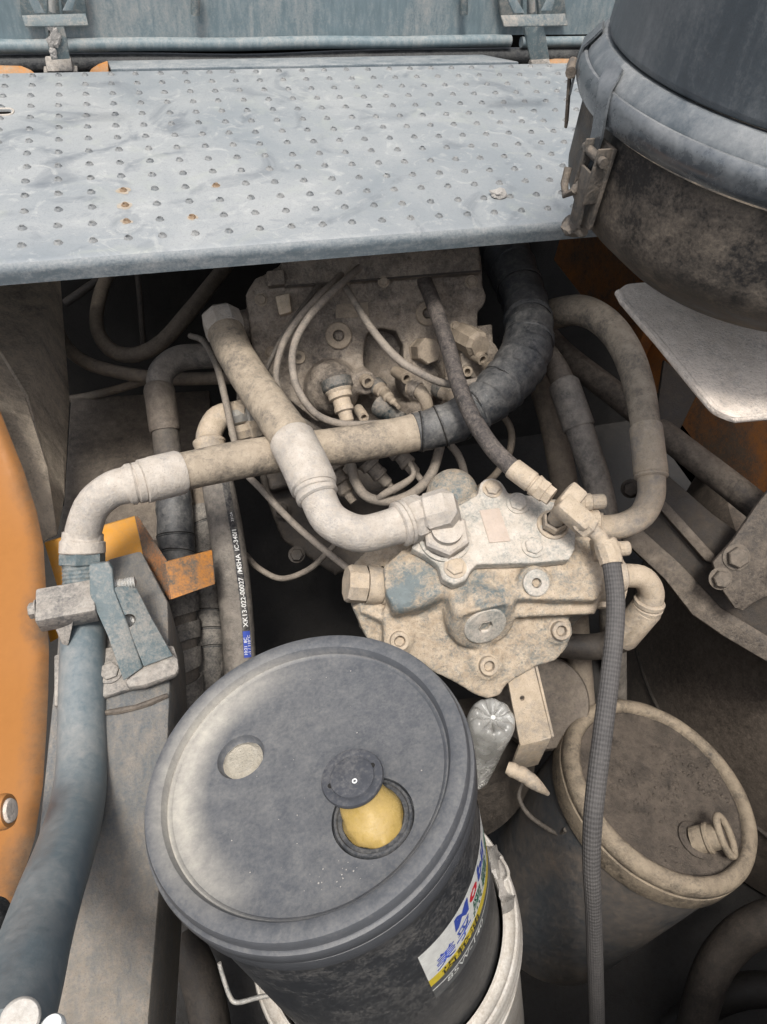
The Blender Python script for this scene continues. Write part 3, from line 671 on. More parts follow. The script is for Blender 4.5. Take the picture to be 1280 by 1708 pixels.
# D, F, E: the three hoses going down beside the orange bracket
D = [(395, 592, 1.24, 40), (345, 594, 1.22, 42), (300, 598, 1.2, 44), (272, 618, 1.18, 44), (266, 645, 1.17, 44), (270, 680, 1.16, 46), (276, 720, 1.155, 46), (282, 765, 1.15, 50), (290, 830, 1.13, 56), (294, 900, 1.11, 58),
     (300, 960, 1.09, 54), (304, 1040, 1.07, 50), (308, 1120, 1.05, 50), (312, 1230, 1.04, 50)]
tD, pD = build_hose('hydraulic_hose', 'leftmost vertical hose with dusty elbow, black tape and loose spiral guard', 'hose', D, [
    ('tube', 'elbow', 0, 4.3, 'greyhose', .98, dict(n=22)),
    ('ring', 'ferrule', 4.0, 6.0, 'frame', 1.10, dict(prof=[(0, .9), (.03, .97), (.12, 1.02), (.16, 1), (.95, 1), (1, .94)], n=28)),
    ('tube', 'hose', 5.8, 13, 'darkcable', .94, dict(n=22)),
    ('tube', 'tape_wrap', 7.0, 8.3, 'tape', 1.0, dict(helix=tapehelix(.028, .08), n=28, step=.003)),
    ('tube', 'tape_wrap', 8.25, 10.3, 'tape', 1.0, dict(helix=tapehelix(.042, .05), n=28, step=.003, wob=.03)),
    ('wrap', 'spiral_guard', 10.1, 13, 'wrap', 1.0, dict(pitch=.046, frac=.66, th=.0034)),
], HOSE)
bands(pD, (7.05, 7.8, 8.9, 9.4), tD, k=1.05, r_=.0009)
FF = [(330, 760, 1.2, 40), (338, 830, 1.18, 40), (346, 920, 1.15, 42), (350, 1010, 1.12, 40), (352, 1090, 1.1, 40), (354, 1200, 1.09, 40)]
tF, pF = build_hose('hydraulic_hose', 'narrow spiral wrapped hose between the taped hose and the printed hose', 'hose', FF, [
    ('tube', 'hose', 0, 5, 'brownhose', .95, dict(n=20)),
    ('tube', 'spiral_guard', 1.2, 5, 'wrap', 1.05, dict(helix=tapehelix(.040, .08), n=28, step=.003))], HOSE)
E = [(412, 690, 1.13, 40), (388, 690, 1.13, 42), (364, 698, 1.125, 44), (350, 722, 1.12, 44), (350, 742, 1.115, 46), (358, 775, 1.11, 50), (368, 830, 1.105, 54), (380, 900, 1.10, 56), (391, 985, 1.09, 56), (398, 1060, 1.08, 54), (403, 1170, 1.07, 54)]
tE, pE = build_hose('hydraulic_hose', 'grey hose with a printed lay line of white lettering and a blue patch', 'hose', E, [
    ('tube', 'elbow', 0, 4.0, 'tan', .96, dict(n=24)),
    ('ring', 'ferrule', 3.6, 5.2, 'tan', 1.08, dict(prof=[(0, .9), (.1, 1.06), (.2, 1.06), (.25, 1), (1, .96)], n=28)),
    ('tube', 'hose', 5.0, 10, 'greyhose', 1.0, dict(n=28))], HOSE)
bands(pF, (1.5, 2.1, 2.6, 3.1, 3.5, 3.9), tF, k=1.10, r_=.0008)
# arched hose on the right
H = [(985, 878, .99, 40), (1008, 880, .985, 42), (1040, 876, .985, 43), (1070, 860, .99, 44), (1085, 832, .995, 45), (1087, 806, 1.0, 46), (1083, 760, 1.01, 48), (1078, 715, 1.02, 48), (1066, 645, 1.05, 50), (1045, 585, 1.08, 50),
     (1012, 540, 1.11, 50), (970, 518, 1.15, 50), (925, 524, 1.2, 50), (885, 545, 1.25, 50)]
tH, pH = build_hose('hydraulic_hose', 'tan dusty hose arching high on the right and bending into the pump', 'hose', H, [
    ('tube', 'elbow', 0, 5.4, 'tan', 1.0, dict(n=26)),
    ('ring', 'elbow_collar', 0.3, .9, 'tan', 1.2, dict(prof=PLAIN, n=26)),
    ('ring', 'ferrule', 5.2, 7.05, 'tan', 1.14, dict(prof=[(0, .88), (.03, 1.0), (.06, 1.0), (.08, .95), (.1, 1.0), (.13, 1), (.15, 1), (.97, .98), (1, .95)], n=32)),
    ('tube', 'hose', 6.9, 13, 'tanhose', 1.0, dict(wob=.015, n=28))], HOSE)
I_ = [(860, 560, 1.22, 38), (895, 575, 1.17, 40), (922, 605, 1.14, 40), (940, 640, 1.12, 42), (958, 690, 1.1, 46), (975, 740, 1.09, 46), (995, 800, 1.08, 46), (1008, 860, 1.07, 46), (1016, 930, 1.07, 44), (1022, 1040, 1.12, 42), (1026, 1130, 1.20, 38), (1028, 1230, 1.34, 34)]
tI, pI = build_hose('hydraulic_hose', 'smooth grey hose with grey ferrule between the taped bend and arched hose', 'hose', I_, [
    ('tube', 'elbow', 0, 3.2, 'frame', .96, dict(n=24)),
    ('ring', 'ferrule', 3.0, 4.5, 'greyhose', 1.16, dict(prof=[(0, .9), (.03, 1), (.97, 1), (1, .94)], n=28)),
    ('tube', 'hose', 4.3, 11, 'greyhose', 1.0, dict(n=26))], HOSE)
J = [(880, 590, 1.27, 40), (902, 640, 1.24, 42), (920, 700, 1.21, 42), (935, 770, 1.19, 44), (946, 840, 1.17, 44), (955, 950, 1.15, 42), (965, 1080, 1.14, 40), (975, 1200, 1.14, 40)]
tJ, pJ = build_hose('hydraulic_hose', 'brown hose in shade just left of the smooth grey hose', 'hose', J, [('tube', 'hose', 0, 7, 'brownhose', 1.0, dict(n=24))], HOSE)
K = [(1020, 962, .975, 40), (1045, 960, .975, 40), (1072, 964, .98, 40), (1086, 985, .99, 42), (1082, 1008, 1.0, 44), (1066, 1035, 1.02, 46), (1040, 1062, 1.04, 46), (1000, 1078, 1.06, 44), (940, 1076, 1.07, 42), (880, 1060, 1.08, 42)]
tK, pK = build_hose('hydraulic_hose', 'short tan return elbow turning under the pump behind the woven hose', 'hose', K, [
    ('ring', 'elbow_collar', 0, .7, 'tan', 1.35, dict(prof=PLAIN, n=26)),
    ('tube', 'elbow', .3, 4.1, 'tan', 1.0, dict(n=26)),
    ('ring', 'collar', 3.7, 4.3, 'tan', 1.16, dict(prof=COLLAR, n=28)),
    ('ring', 'ferrule', 4.2, 6.1, 'tan', 1.12, dict(prof=PLAIN, n=28)),
    ('tube', 'hose', 6.0, 9, 'dark', 1.0, dict(n=24))], HOSE)
# thin dark hose and its woven continuation
G = [(676, 400, 1.22, 22), (692, 435, 1.16, 24), (718, 492, 1.09, 26), (745, 570, 1.02, 27), (765, 640, .97, 28), (788, 695, .94, 29), (820, 745, .91, 30), (852, 778, .895, 31), (876, 796, .89, 34), (902, 816, .885, 34), (922, 830, .88, 34)]
tG, pG = build_hose('pressure_hose', 'thin black hose slanting down across the valve block to the brass coloured tee', 'hose', G, [
    ('tube', 'hose', 0, 7.3, 'thinhose', 1.0, dict(n=22, wob=.01)),
    ('ring', 'ferrule', 7.1, 8.85, 'tan', 1.08, dict(prof=[(0, .95), (.03, 1), (.75, 1), (.78, .9), (.82, .9), (.85, 1.06), (1, 1.0)], n=26)),
    ('ring', 'swivel_nut', 8.8, 9.95, 'tan', 1.16, dict(prof=[(0, .9), (.08, 1), (.5, 1), (.55, .9), (1, .86)], n=6))], 'thin pressure hoses')
G2 = [(1008, 900, .885, 33), (1016, 922, .885, 33), (1021, 945, .88, 31), (1027, 1000, .87, 31), (1025, 1060, .855, 31), (1016, 1140, .84, 32), (1006, 1220, .825, 33), (996, 1300, .815, 33), (989, 1370, .81, 32), (987, 1440, .82, 30), (990, 1510, .84, 28), (993, 1600, .88, 27), (997, 1720, .95, 25), (1000, 1800, 1.02, 24)]
tG2, pG2 = build_hose('pressure_hose', 'woven grey hose hanging straight down in front of the round dusty drum', 'hose', G2, [
    ('ring', 'swivel_block', 0, 1.9, 'tan', 1.25, dict(prof=[(0, .75), (.1, .95), (.55, 1.0), (.8, .95), (1, .9)], n=10)),
    ('tube', 'hose', 1.8, 13, 'braid', 1.0, dict(n=26))], 'thin pressure hoses')
# printed lay line of hose E
def text_bm(s, size, bold=.014):
    cu = bpy.data.curves.new('t', 'FONT'); cu.body = s; cu.size = size; cu.align_x = 'LEFT'; cu.offset = size * bold; cu.resolution_u = 3
    o = bpy.data.objects.new('t', cu); COL.objects.link(o); me = evalmesh(o); bpy.data.objects.remove(o); bpy.data.curves.remove(cu)
    b = B(); b.from_mesh(me); bpy.data.meshes.remove(me)
    bmesh.ops.triangulate(b, faces=b.faces[:])
    return b
def text_w(b): return max((v.co.x for v in b.verts), default=0)
class Lay:
    """coordinates on a hose surface: x along (from the low end up), y round it"""
    def __init__(s, path, t0, t1, side):
        s.P, s.R = path.sub(t0, t1, .004); s.side = side; s.S = [0]
        for a, b in zip(s.P, s.P[1:]): s.S.append(s.S[-1] + (b - a).length)
    def map(s, x, y, off):
        x = max(0, min(s.S[-1] - 1e-6, x)); i = next(k for k in range(len(s.S) - 1) if s.S[k + 1] > x); z = (x - s.S[i]) / (s.S[i + 1] - s.S[i])
        p = s.P[i].lerp(s.P[i + 1], z); r = s.R[i] + (s.R[i + 1] - s.R[i]) * z; tg = (s.P[i + 1] - s.P[i]).normalized()
        view = -p.normalized(); u = (view - tg * view.dot(tg)).normalized(); v = tg.cross(u)
        a = s.side + y / r
        return p + (u * math.cos(a) + v * math.sin(a)) * (r + off)
lay = Lay(pE, 9.35, 5.2, 0); 
# pick the side of the hose that faces right in the picture
sgn = 1 if (lay.map(.1, .01, 0) - lay.map(.1, 0, 0)).dot(RT) > 0 else -1
def laypatch(x0, x1, y0, y1, off, n=26, m_=5):
    b = B(); g = [[b.verts.new(lay.map(x0 + (x1 - x0) * i / n, sgn * (y0 + (y1 - y0) * j / m_), off)) for j in range(m_ + 1)] for i in range(n + 1)]
    for i in range(n):
        for j in range(m_): b.faces.new((g[i][j], g[i + 1][j], g[i + 1][j + 1], g[i][j + 1]))
    return b
L0 = lay.S[-1]
obj('lay_line', laypatch(.0, L0 * .97, .0060, .0185, .0003, 50), dusty('lay line', (.025, .025, .03), (.24, .225, .20), amt=.34, up=0, big=20, kb=1.2, grit=0), tE, fix=False)
obj('blue_patch', laypatch(.0, .038, .0065, .0185, .0006), M['printblue'], tE, fix=False)
def laytext(s, x, ymid, size, mat, name='lettering', sq=1.0):
    b = text_bm(s, size)
    for v in b.verts:
        # letters read upward along the hose, their feet to the right
        v.co = lay.map(x + v.co.x * sq, sgn * (ymid - (v.co.y - size * .36)), .0009)
    return obj(name, b, mat, tE, fix=False)
def tw(s, size): b = text_bm(s, size); r = text_w(b); b.free(); return r
x = .044
for s, sz in (('XK13-022-00027', .0105), ('/MSHA', .0105), ('IC-340/1', .0098)):
    laytext(s, x, .0115, sz, M['printwhite']); x += tw(s, sz) + .005
laytext('3312A', x + .008, .0115, .0055, M['printwhite'])
laytext('10:21  8C', .003, .0095, .0066, M['printwhite']); laytext('-1 / 110°C', .004, .0155, .0066, M['printwhite'])

# ------------------------------------------------------------------ thin cables
def cable(label, pts, mat='cable', n=10, group='thin cables between the hoses', name='cable', end=None):
    p = Path(pts); o = obj(name, p.tube(0, len(pts) - 1, 1, n, .006, wob=.03), M[mat]); return tag(o, label, 'cable', group)
cable('grey cable curling in the wider loop on the valve block face', [(640, 400, 1.2, 12), (606, 440, 1.1, 12), (560, 482, 1.04, 13), (515, 530, 1.01, 13), (490, 580, 1.0, 13), (492, 635, 1.0, 13), (520, 684, 1.0, 13), (560, 705, 1.01, 13), (610, 708, 1.02, 13), (665, 702, 1.04, 12), (700, 690, 1.07, 12)])
cable('grey cable beside the wider loop, its end going behind the tan hose', [(625, 395, 1.2, 12), (590, 438, 1.12, 12), (545, 482, 1.06, 12), (500, 530, 1.04, 12), (470, 580, 1.04, 12), (462, 640, 1.04, 12), (490, 690, 1.04, 12), (530, 718, 1.05, 12), (560, 735, 1.07, 12)])
cable('dark thin cable on the left face of the valve block ending behind the tan hose', [(600, 395, 1.2, 8), (560, 440, 1.12, 8), (510, 505, 1.07, 8), (475, 555, 1.06, 8), (452, 600, 1.06, 8), (440, 630, 1.07, 8)], 'darkcable')
cable('pale cable dropping from the walkway and sweeping right behind the black hose', [(530, 405, 1.22, 11), (550, 440, 1.13, 11), (583, 490, 1.07, 12), (620, 548, 1.04, 13), (660, 595, 1.02, 14), (700, 622, 1.01, 13), (745, 640, 1.02, 13), (790, 637, 1.04, 12), (830, 622, 1.09, 12)])
cable('grey cable running down the left of the tan hose to the pump flange', [(318, 560, 1.24, 10), (340, 570, 1.2, 11), (362, 610, 1.12, 12), (376, 665, 1.08, 12), (388, 720, 1.07, 12), (405, 780, 1.06, 12), (440, 820, 1.04, 12), (485, 868, 1.01, 12), (530, 908, .99, 12), (585, 952, .98, 12)])
cable('thin cable looping low in the dark gap left of the pump', [(410, 925, 1.2, 10), (432, 948, 1.18, 10), (470, 965, 1.16, 10), (515, 950, 1.13, 10), (550, 918, 1.1, 10), (575, 890, 1.08, 10)])
DK = 'hoses in the shadow under the walkway'
def dhose(label, pts, mat='brownhose'): return cable(label, pts, mat, 14, DK, 'return_hose')
dhose('dusty hose sagging in a deep loop in the dark upper left corner', [(190, 440, 1.5, 22), (168, 490, 1.45, 22), (162, 545, 1.4, 23), (185, 583, 1.37, 25), (225, 592, 1.34, 26), (270, 570, 1.34, 26), (320, 515, 1.36, 26), (380, 440, 1.42, 24)])
dhose('lower dark hose curving along the left wall to the horizontal elbow', [(80, 480, 1.42, 18), (92, 530, 1.4, 20), (108, 575, 1.37, 22), (145, 605, 1.33, 22), (195, 620, 1.3, 22), (245, 628, 1.28, 22), (300, 632, 1.27, 22), (390, 630, 1.27, 22)])
dhose('thin hose rising from the deck to the elbow, lowest of the dark hoses', [(100, 668, 1.4, 12), (150, 660, 1.38, 13), (200, 648, 1.34, 14), (250, 632, 1.32, 14)])
dhose('thin straight hose hanging behind the deep loop', [(228, 430, 1.5, 10), (234, 500, 1.47, 10), (240, 580, 1.45, 10)], 'dark')
dhose('short dark hose crossing near the top of the left shadow', [(110, 505, 1.52, 14), (160, 470, 1.5, 14), (210, 440, 1.5, 14)], 'dark')
dhose('loop of wiring conduit right of the black hose under the taped bend', [(790, 700, 1.2, 12), (830, 690, 1.17, 12), (852, 715, 1.15, 12), (850, 755, 1.14, 12), (828, 790, 1.14, 12), (800, 815, 1.15, 12)])
for lab, L in (('conduit loop hanging below the long hose, left of the round dome', [(585, 760, 1.08, 16), (592, 800, 1.07, 17), (612, 828, 1.06, 17), (650, 836, 1.06, 17), (690, 822, 1.06, 17), (720, 790, 1.07, 17), (736, 740, 1.09, 16)]),
               ('thin conduit arching above the round dome of the pump', [(745, 735, 1.1, 13), (765, 760, 1.1, 13), (776, 795, 1.1, 13), (778, 830, 1.1, 13)]),
               ('short lead with a pale plug end bending below the long hose', [(683, 770, 1.06, 9), (690, 792, 1.06, 9), (672, 808, 1.05, 13), (645, 822, 1.05, 13), (625, 836, 1.06, 10)])):
    cable(lab, L, 'cable', 12)
# ------------------------------------------------------------------ main control valve block
nV = nrm(-.17, -.74, .65); PV = W(600, 560, 1.12)
def vp(x, y, h=0.0): return on(x, y, PV + nV * h, nV + V((0, 0, 0)))
t = thing('control_valve', 'grey brown dusty control valve block under the walkway, full of plugs and ports', 'valve block', PV - nV * .05)
bm = B()
main = [(409, 492), (424, 466), (452, 452), (470, 440), (690, 425), (803, 425), (806, 478), (812, 494), (808, 510), (797, 520), (798, 552), (770, 580), (742, 600), (742, 655), (700, 668), (673, 652), (673, 575), (660, 552), (636, 546), (612, 556), (607, 585), (606, 640), (575, 690), (530, 705), (480, 665), (450, 622), (424, 604)]
merge(bm, pprism(main, PV, nV, .085))
merge(bm, pprism([(425, 510), (790, 480), (800, 640), (750, 720), (520, 740), (440, 660)], PV - nV * .05, nV, .10))
merge(bm, pprism([(468, 430), (800, 410), (803, 455), (470, 478)], PV + nV * .018, nV, .09))
merge(bm, pprism([(822, 540), (826, 600), (770, 650), (735, 650), (738, 590), (790, 545)], PV - nV * .012, nV, .06))
# solenoid lumps on the lower face
lathe(bm, vp(556, 640, -.02), nrm(-.25, -.75, .35), [(0, 0), (.045, 0), (.044, .035), (.036, .050), (.026, .058), (0, .058)], 28)
lathe(bm, vp(600, 632, -.02), nrm(-.05, -.8, .5), [(0, 0), (.022, 0), (.019, .05), (0, .05)], 20)
lathe(bm, vp(695, 632, -.03), nrm(-.05, -.75, .45), [(0, 0), (.038, 0), (.036, .035), (.027, .045), (0, .046)], 26)
lathe(bm, vp(672, 690, -.05), nrm(.1, -.8, .4), [(0, 0), (.03, 0), (.028, .05), (.018, .06), (0, .06)], 24)
lathe(bm, vp(795, 600, -.02), nV, [(0, 0), (.035, 0), (.033, .03), (0, .032)], 24)
cast('body', bm, M['valve'], t, .0028, 5, .0007)
def plug(x, y, rpx, h, label=None, mat='valve_cap', hexr=.38, base=PV, n_=None, name='plug', lift=.0, parent=t, sock=True, tall=None):
    n_ = n_ or nV; c = on(x, y, base + nV * 0 + n_ * lift, n_) if base is not None else None
    r = rpx * (c.dot(FW)) / F; bm = B(); hh = tall or h
    lathe(bm, c, n_, [(0, -.01), (r, -.01), (r, hh * .75), (r * .93, hh), (r * .45, hh), (r * .42, hh * .8)] + ([] if sock else [(0, hh * .8)]), 28)
    if sock: lathe(bm, c, n_, [(r * hexr, hh * .9), (r * hexr, -.004), (0, -.004)], 6)
    o = obj(name, bm, M[mat], parent, 30, fix=True)
    return o
plug(565, 560, 22, .0055); plug(713, 523, 20, .006); plug(499, 596, 11, .004, hexr=.5)
def hexbolt(c, ax, r, h, mat='bolt', parent=None, name='bolt', washer=True, flange=0):
    bm = B()
    if washer: lathe(bm, c, ax, [(0, 0), (r * 1.28, 0), (r * 1.28, r * .16), (r * .8, r * .2)], 24)
    lathe(bm, c, ax, [(r * .9, r * .1), (r, r * .22), (r, h * .85), (r * .88, h), (0, h)], 6, phase=random.random())
    return obj(name, bm, M[mat], parent, 25)
def sockbolt(c, ax, r, h, mat='bolt', parent=None, name='socket_bolt', washer=True):
    bm = B()
    if washer: lathe(bm, c, ax, [(0, 0), (r * 1.2, 0), (r * 1.2, r * .15), (r * 1.0, r * .18)], 26)
    lathe(bm, c, ax, [(r, r * .1), (r, h * .9), (r * .93, h), (r * .62, h), (r * .56, h * .93)], 26)
    lathe(bm, c, ax, [(r * .60, h * .97), (r * .55, h * .35), (0, h * .35)], 6, phase=random.random())
    return obj(name, bm, M[mat], parent, 25)
c = vp(702, 586, -.004); bm = B(); r = 22 * 1.12 / F; lathe(bm, c, nrm(.02, -.78, .6), [(0, -.01), (r, -.01), (r * 1.03, .003), (r * .94, .006), (r, .009), (r, .040), (r * .9, .043), (0, .043)], 7); obj('hex_cap', bm, M['valve_cap'], t, 25)
c = vp(775, 562, .0); ax = nrm(.12, -.75, .25); bm = B(); lathe(bm, c, ax, [(0, -.02), (.021, -.02), (.022, .015), (.021, .04), (.016, .046), (.016, .05), (0, .05)], 8); obj('relief_cap', bm, M['valve_cap'], t, 25)
def port(x, y, rpx, ax, h, lift=0, mat='valve_cap', name='port'):
    c = vp(x, y, lift); r = rpx * c.dot(FW) / F; bm = B()
    lathe(bm, c, ax, [(r, -.02), (r, h * .7), (r * .93, h), (r * .55, h), (r * .5, h * .3), (0, h * .3)], 22)
    return obj(name, bm, M[mat], t, 25)
port(789, 590, 10, nrm(.12, -.75, .25), .03, .02); port(607, 632, 11, nrm(.1, -.8, .35), .018, .022); port(669, 625, 10, nrm(.1, -.8, .35), .022, .014)
port(777, 620, 9, nV, .016, .015); port(813, 614, 10, nrm(.05, -.7, .6), .02, .0); port(603, 690, 9, nrm(0, -.8, .3), .016, .02, 'tan')
obj('terminal_box', pprism([(459, 494), (483, 488), (487, 520), (466, 526)], PV + nV * .025, nV, .03, .003), M['tan'], t)
obj('terminal_box', pprism([(444, 452), (474, 448), (476, 474), (446, 478)], PV + nV * .032, nV, .03, .003), M['valve'], t)
obj('nameplate', pprism([(561, 508), (614, 504), (616, 528), (560, 531)], PV + nV * .0215 - nV * .0195, nV, .003, .0006), M['valve_cap'], t)
obj('groove_strip', pprism([(478, 476), (803, 450), (803, 453), (478, 479)], PV + nV * .0195, nV, .004, .0005), M['dark'], t)
def connector(x, y, d, ax, r, mats=('oily', 'tan'), name='connector'):
    c = W(x, y, d); bm = B()
    lathe(bm, c, ax, [(0, -.03), (r * 1.55, -.03), (r * 1.55, -.012), (r * 1.35, -.008), (r * 1.35, 0), (r, .002), (r, .012), (r * 1.1, .014), (r * 1.1, .02), (r * .8, .022), (r * .75, .036), (r * .45, .04), (r * .4, .055), (0, .055)], 24)
    o = obj(name, bm, M[mats[1]], t, 25)
    bm = B(); lathe(bm, c, ax, [(r * 1.5, -.031), (r * 1.75, -.029), (r * 1.75, -.016), (r * 1.5, -.012)], 24); obj('seal_ring', bm, M[mats[0]], o)
connector(569, 665, 1.06, nrm(.06, -.55, -.35), .0135)
connector(655, 690, 1.09, nrm(.3, -.6, .1), .010, ('oily', 'oily'))
connector(668, 758, 1.09, nrm(.35, -.6, -.3), .012, ('dark', 'cable'))
connector(620, 778, 1.09, nrm(.45, -.5, -.4), .012, ('dark', 'cable'))
connector(556, 790, 1.1, nrm(.3, -.6, -.3), .016, ('dark', 'valve'))
p = Path([(684, 646, 1.06, 26), (700, 652, 1.05, 24), (710, 668, 1.05, 22), (716, 690, 1.06, 20), (722, 715, 1.08, 18)])
obj('elbow_plug', p.tube(0, 4, 1, 18), M['valve_cap'], t)
obj('plug_collar', p.ring(.2, .9, [(u, k * 1.2) for u, k in COLLAR]), M['valve'], t)
for x, y, h_, r in ((436, 500, .0, .008), (786, 470, .018, .008), (640, 470, .018, .007), (452, 588, .0, .0075), (760, 545, .0, .007)):
    hexbolt(vp(x, y, h_), nV, r, .006, 'valve_cap', t)
connector(640, 655, 1.10, nrm(.1, -.7, .2), .008, ('oily', 'valve_cap')); connector(750, 660, 1.10, nrm(.2, -.7, .1), .009, ('oily', 'tan'))
# fittings on the left face
for x, y, d, r in ((398, 695, 1.12, .013), (402, 722, 1.12, .014), (404, 676, 1.13, .010)):
    c = W(x, y, d); bm = B(); lathe(bm, c, nrm(-.9, -.35, .2), [(0, -.04), (r * 1.25, -.04), (r * 1.25, -.012), (r, -.01), (r, .012), (r * .9, .015), (0, .015)], 7); obj('fitting', bm, M['tan' if y != 695 else 'zinc'], t, 25)
bm = B(); merge(bm, pprism([(392, 630), (425, 615), (470, 690), (470, 760), (400, 740)], PV - nV * .03, nV, .08)); cast('left_lobe', bm, M['valve'], t, .004, 5, .0007)
c = W(404, 546, 1.13); bm = B(); lathe(bm, c, nrm(-.9, -.3, .1), [(0, -.05), (.03, -.05), (.03, -.02), (.026, -.018), (.026, .01), (0, .01)], 24); obj('port_flange', bm, M['valve'], t, 25)

# dark lower valve spool housing and mounting behind the pump
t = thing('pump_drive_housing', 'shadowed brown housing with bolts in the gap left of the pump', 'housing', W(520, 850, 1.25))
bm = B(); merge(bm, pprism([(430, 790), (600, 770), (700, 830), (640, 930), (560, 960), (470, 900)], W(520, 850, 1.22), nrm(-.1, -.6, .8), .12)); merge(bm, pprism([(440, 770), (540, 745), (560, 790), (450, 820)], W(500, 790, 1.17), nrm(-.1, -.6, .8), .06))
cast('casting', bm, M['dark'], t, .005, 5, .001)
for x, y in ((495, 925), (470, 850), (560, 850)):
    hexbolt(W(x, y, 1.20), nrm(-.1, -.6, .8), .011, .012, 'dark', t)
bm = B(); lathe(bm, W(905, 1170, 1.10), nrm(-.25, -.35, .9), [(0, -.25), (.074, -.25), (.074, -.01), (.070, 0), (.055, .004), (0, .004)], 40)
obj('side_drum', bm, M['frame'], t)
bm = B(); lathe(bm, W(790, 1300, 1.12), nrm(.1, -.75, .5), [(0, -.05), (.115, -.05), (.115, .0), (.105, .012), (.05, .02), (0, .02)], 44); obj('end_bell', bm, M['dark'], t)

# ------------------------------------------------------------------ hydraulic pump
nC = nrm(-.10, -.22, 1); PC = W(840, 880, .93)
nF = nrm(-.12, -.62, .78); PF = W(800, 1105, .94)
t = thing('hydraulic_pump', 'big dusty hydraulic pump with a pale bolted cover, bare blue grey patches and socket bolts', 'pump', W(810, 980, 1.0))
cov = [(686, 914), (700, 893), (735, 862), (797, 824), (801, 808), (822, 800), (842, 812), (850, 824), (890, 826), (926, 838), (950, 862), (961, 890), (960, 915), (950, 933), (900, 938), (796, 941), (787, 950), (778, 968), (758, 976), (738, 966), (731, 942), (710, 926)]
bm = B()
merge(bm, pprism([(640, 945), (690, 900), (740, 850), (800, 815), (930, 832), (965, 870), (999, 910), (1009, 955), (1006, 985), (997, 1000), (944, 1000), (850, 998), (752, 985), (700, 1000), (655, 1008), (644, 990)], PC - nC * .020, nC, .12))
merge(bm, pprism([(840, 945), (1004, 930), (1008, 958), (1003, 1000), (994, 1024), (848, 1030)], PC - nC * .016, nrm(-.12, -.45, .9), .07))
merge(bm, pprism([(640, 1015), (700, 1000), (850, 985), (942, 1012), (944, 1030), (952, 1056), (948, 1078), (928, 1103), (900, 1110), (878, 1122), (848, 1140), (834, 1160), (815, 1166), (790, 1158), (762, 1140), (726, 1122), (690, 1098), (660, 1082), (640, 1064)], PF, nF, .055))
merge(bm, pprism([(588, 1012), (650, 985), (690, 1060), (650, 1078), (612, 1066)], PF - nF * .02, nF, .05))
merge(bm, pprism([(590, 940), (640, 885), (700, 880), (690, 960), (650, 1040), (600, 1020)], PC - nC * .06, nC, .08))
# left cylinder and centre boss
c0, c1 = W(750, 985, .975), W(650, 978, .95)
merge(bm, tube(B(), [c0, c0.lerp(c1, .5), c1], [.042, .042, .040], 28))
axB = nrm(-.03, -.955, .29); cB = W(809, 1043, .915)
lathe(bm, cB, axB, [(0, -.12), (.0475, -.12), (.0465, -.012), (.0435, -.003), (.040, 0), (0, 0)], 34)
tp = [on(742, 965, PC - nC * .020, nC), on(855, 945, PC - nC * .020, nC), cB + axB * -.006 + V((.044, 0, .022)), cB + axB * -.004 + V((.02, 0, .0425)), cB + axB * -.004 + V((-.02, 0, .0425)), cB + axB * -.006 + V((-.044, 0, .022))]
merge(bm, prism(tp, V((0, .01, -.07)), .008))
merge(bm, pprism([(645, 946), (690, 925), (765, 935), (762, 985), (700, 1012), (654, 1020)], PC - nC * .022, nC, .075, .008))
lathe(bm, on(893, 972, PC - nC * .016, nC), nrm(-.09, -.6, .8), [(0, -.04), (.024, -.04), (.0225, .0), (0, .0)], 24)
for x, y, r in ((665, 1067, .021), (812, 1108, .022), (931, 1050, .021)):
    lathe(bm, on(x, y, PF, nF), nF, [(0, -.05), (r, -.05), (r * .95, .004), (0, .005)], 22)
cast('housing', bm, M['pump'], t, .0026, 7, .0008)
bm = B(); merge(bm, pprism(cov, PC, nC, .018)); 
for x, y in ((821, 817), (760, 950)): lathe(bm, on(x, y, PC, nC), nC, [(0, -.018), (.0185, -.018), (.0175, .002), (0, .003)], 24)
cast('cover_plate', bm, M['cover'], t, .0019, 5, .0004)
c = W(758, 816, .985); bm = B(); lathe(bm, c, nC, [(0, -.06), (.038, -.06), (.037, -.012), (.031, .003), (.019, .012), (0, .015)], 36); obj('end_dome', bm, M['pump'], t)
obj('nameplate', pprism([(800, 851), (833, 847), (852, 902), (817, 905)], PC + nC * .0016, nC, .002, .0004), M['plate_tag'], t)
for x, y, r in ((821, 817, .0105), (759, 948, .0115)):
    hexb = hexbolt(on(x, y, PC, nC) + nC * .002, nC, r, .006, 'tan', t, 'cover_bolt')
for x, y in ((864, 840), (890, 912)): hexbolt(on(x, y, PC, nC), nC, .0122, .006, 'cover', t, 'cover_bolt')
for x, y in ((665, 1067), (812, 1108), (931, 1050)): sockbolt(on(x, y, PF, nF) + nF * .003, nF, .0125, .012, 'tan', t)
bm = B(); lathe(bm, cB + axB * -.001, axB, [(.029, 0), (.0285, .0035), (.027, .0045), (.010, .0045), (.009, .003)], 36); lathe(bm, cB, axB, [(.0095, .004), (.0085, -.004), (0, -.004)], 6); obj('large_plug', bm, M['cover'], t, 30)
aP = nrm(-.09, -.6, .8); cP = on(893, 972, PC - nC * .016, nC) + aP * .002
bm = B(); lathe(bm, cP, aP, [(.0175, 0), (.0175, .003), (.016, .004), (.0065, .004)], 28); lathe(bm, cP, aP, [(.0065, .004), (.006, -.003), (0, -.003)], 6); obj('small_plug', bm, M['cover'], t, 30)
axL = (c1 - c0).normalized(); 
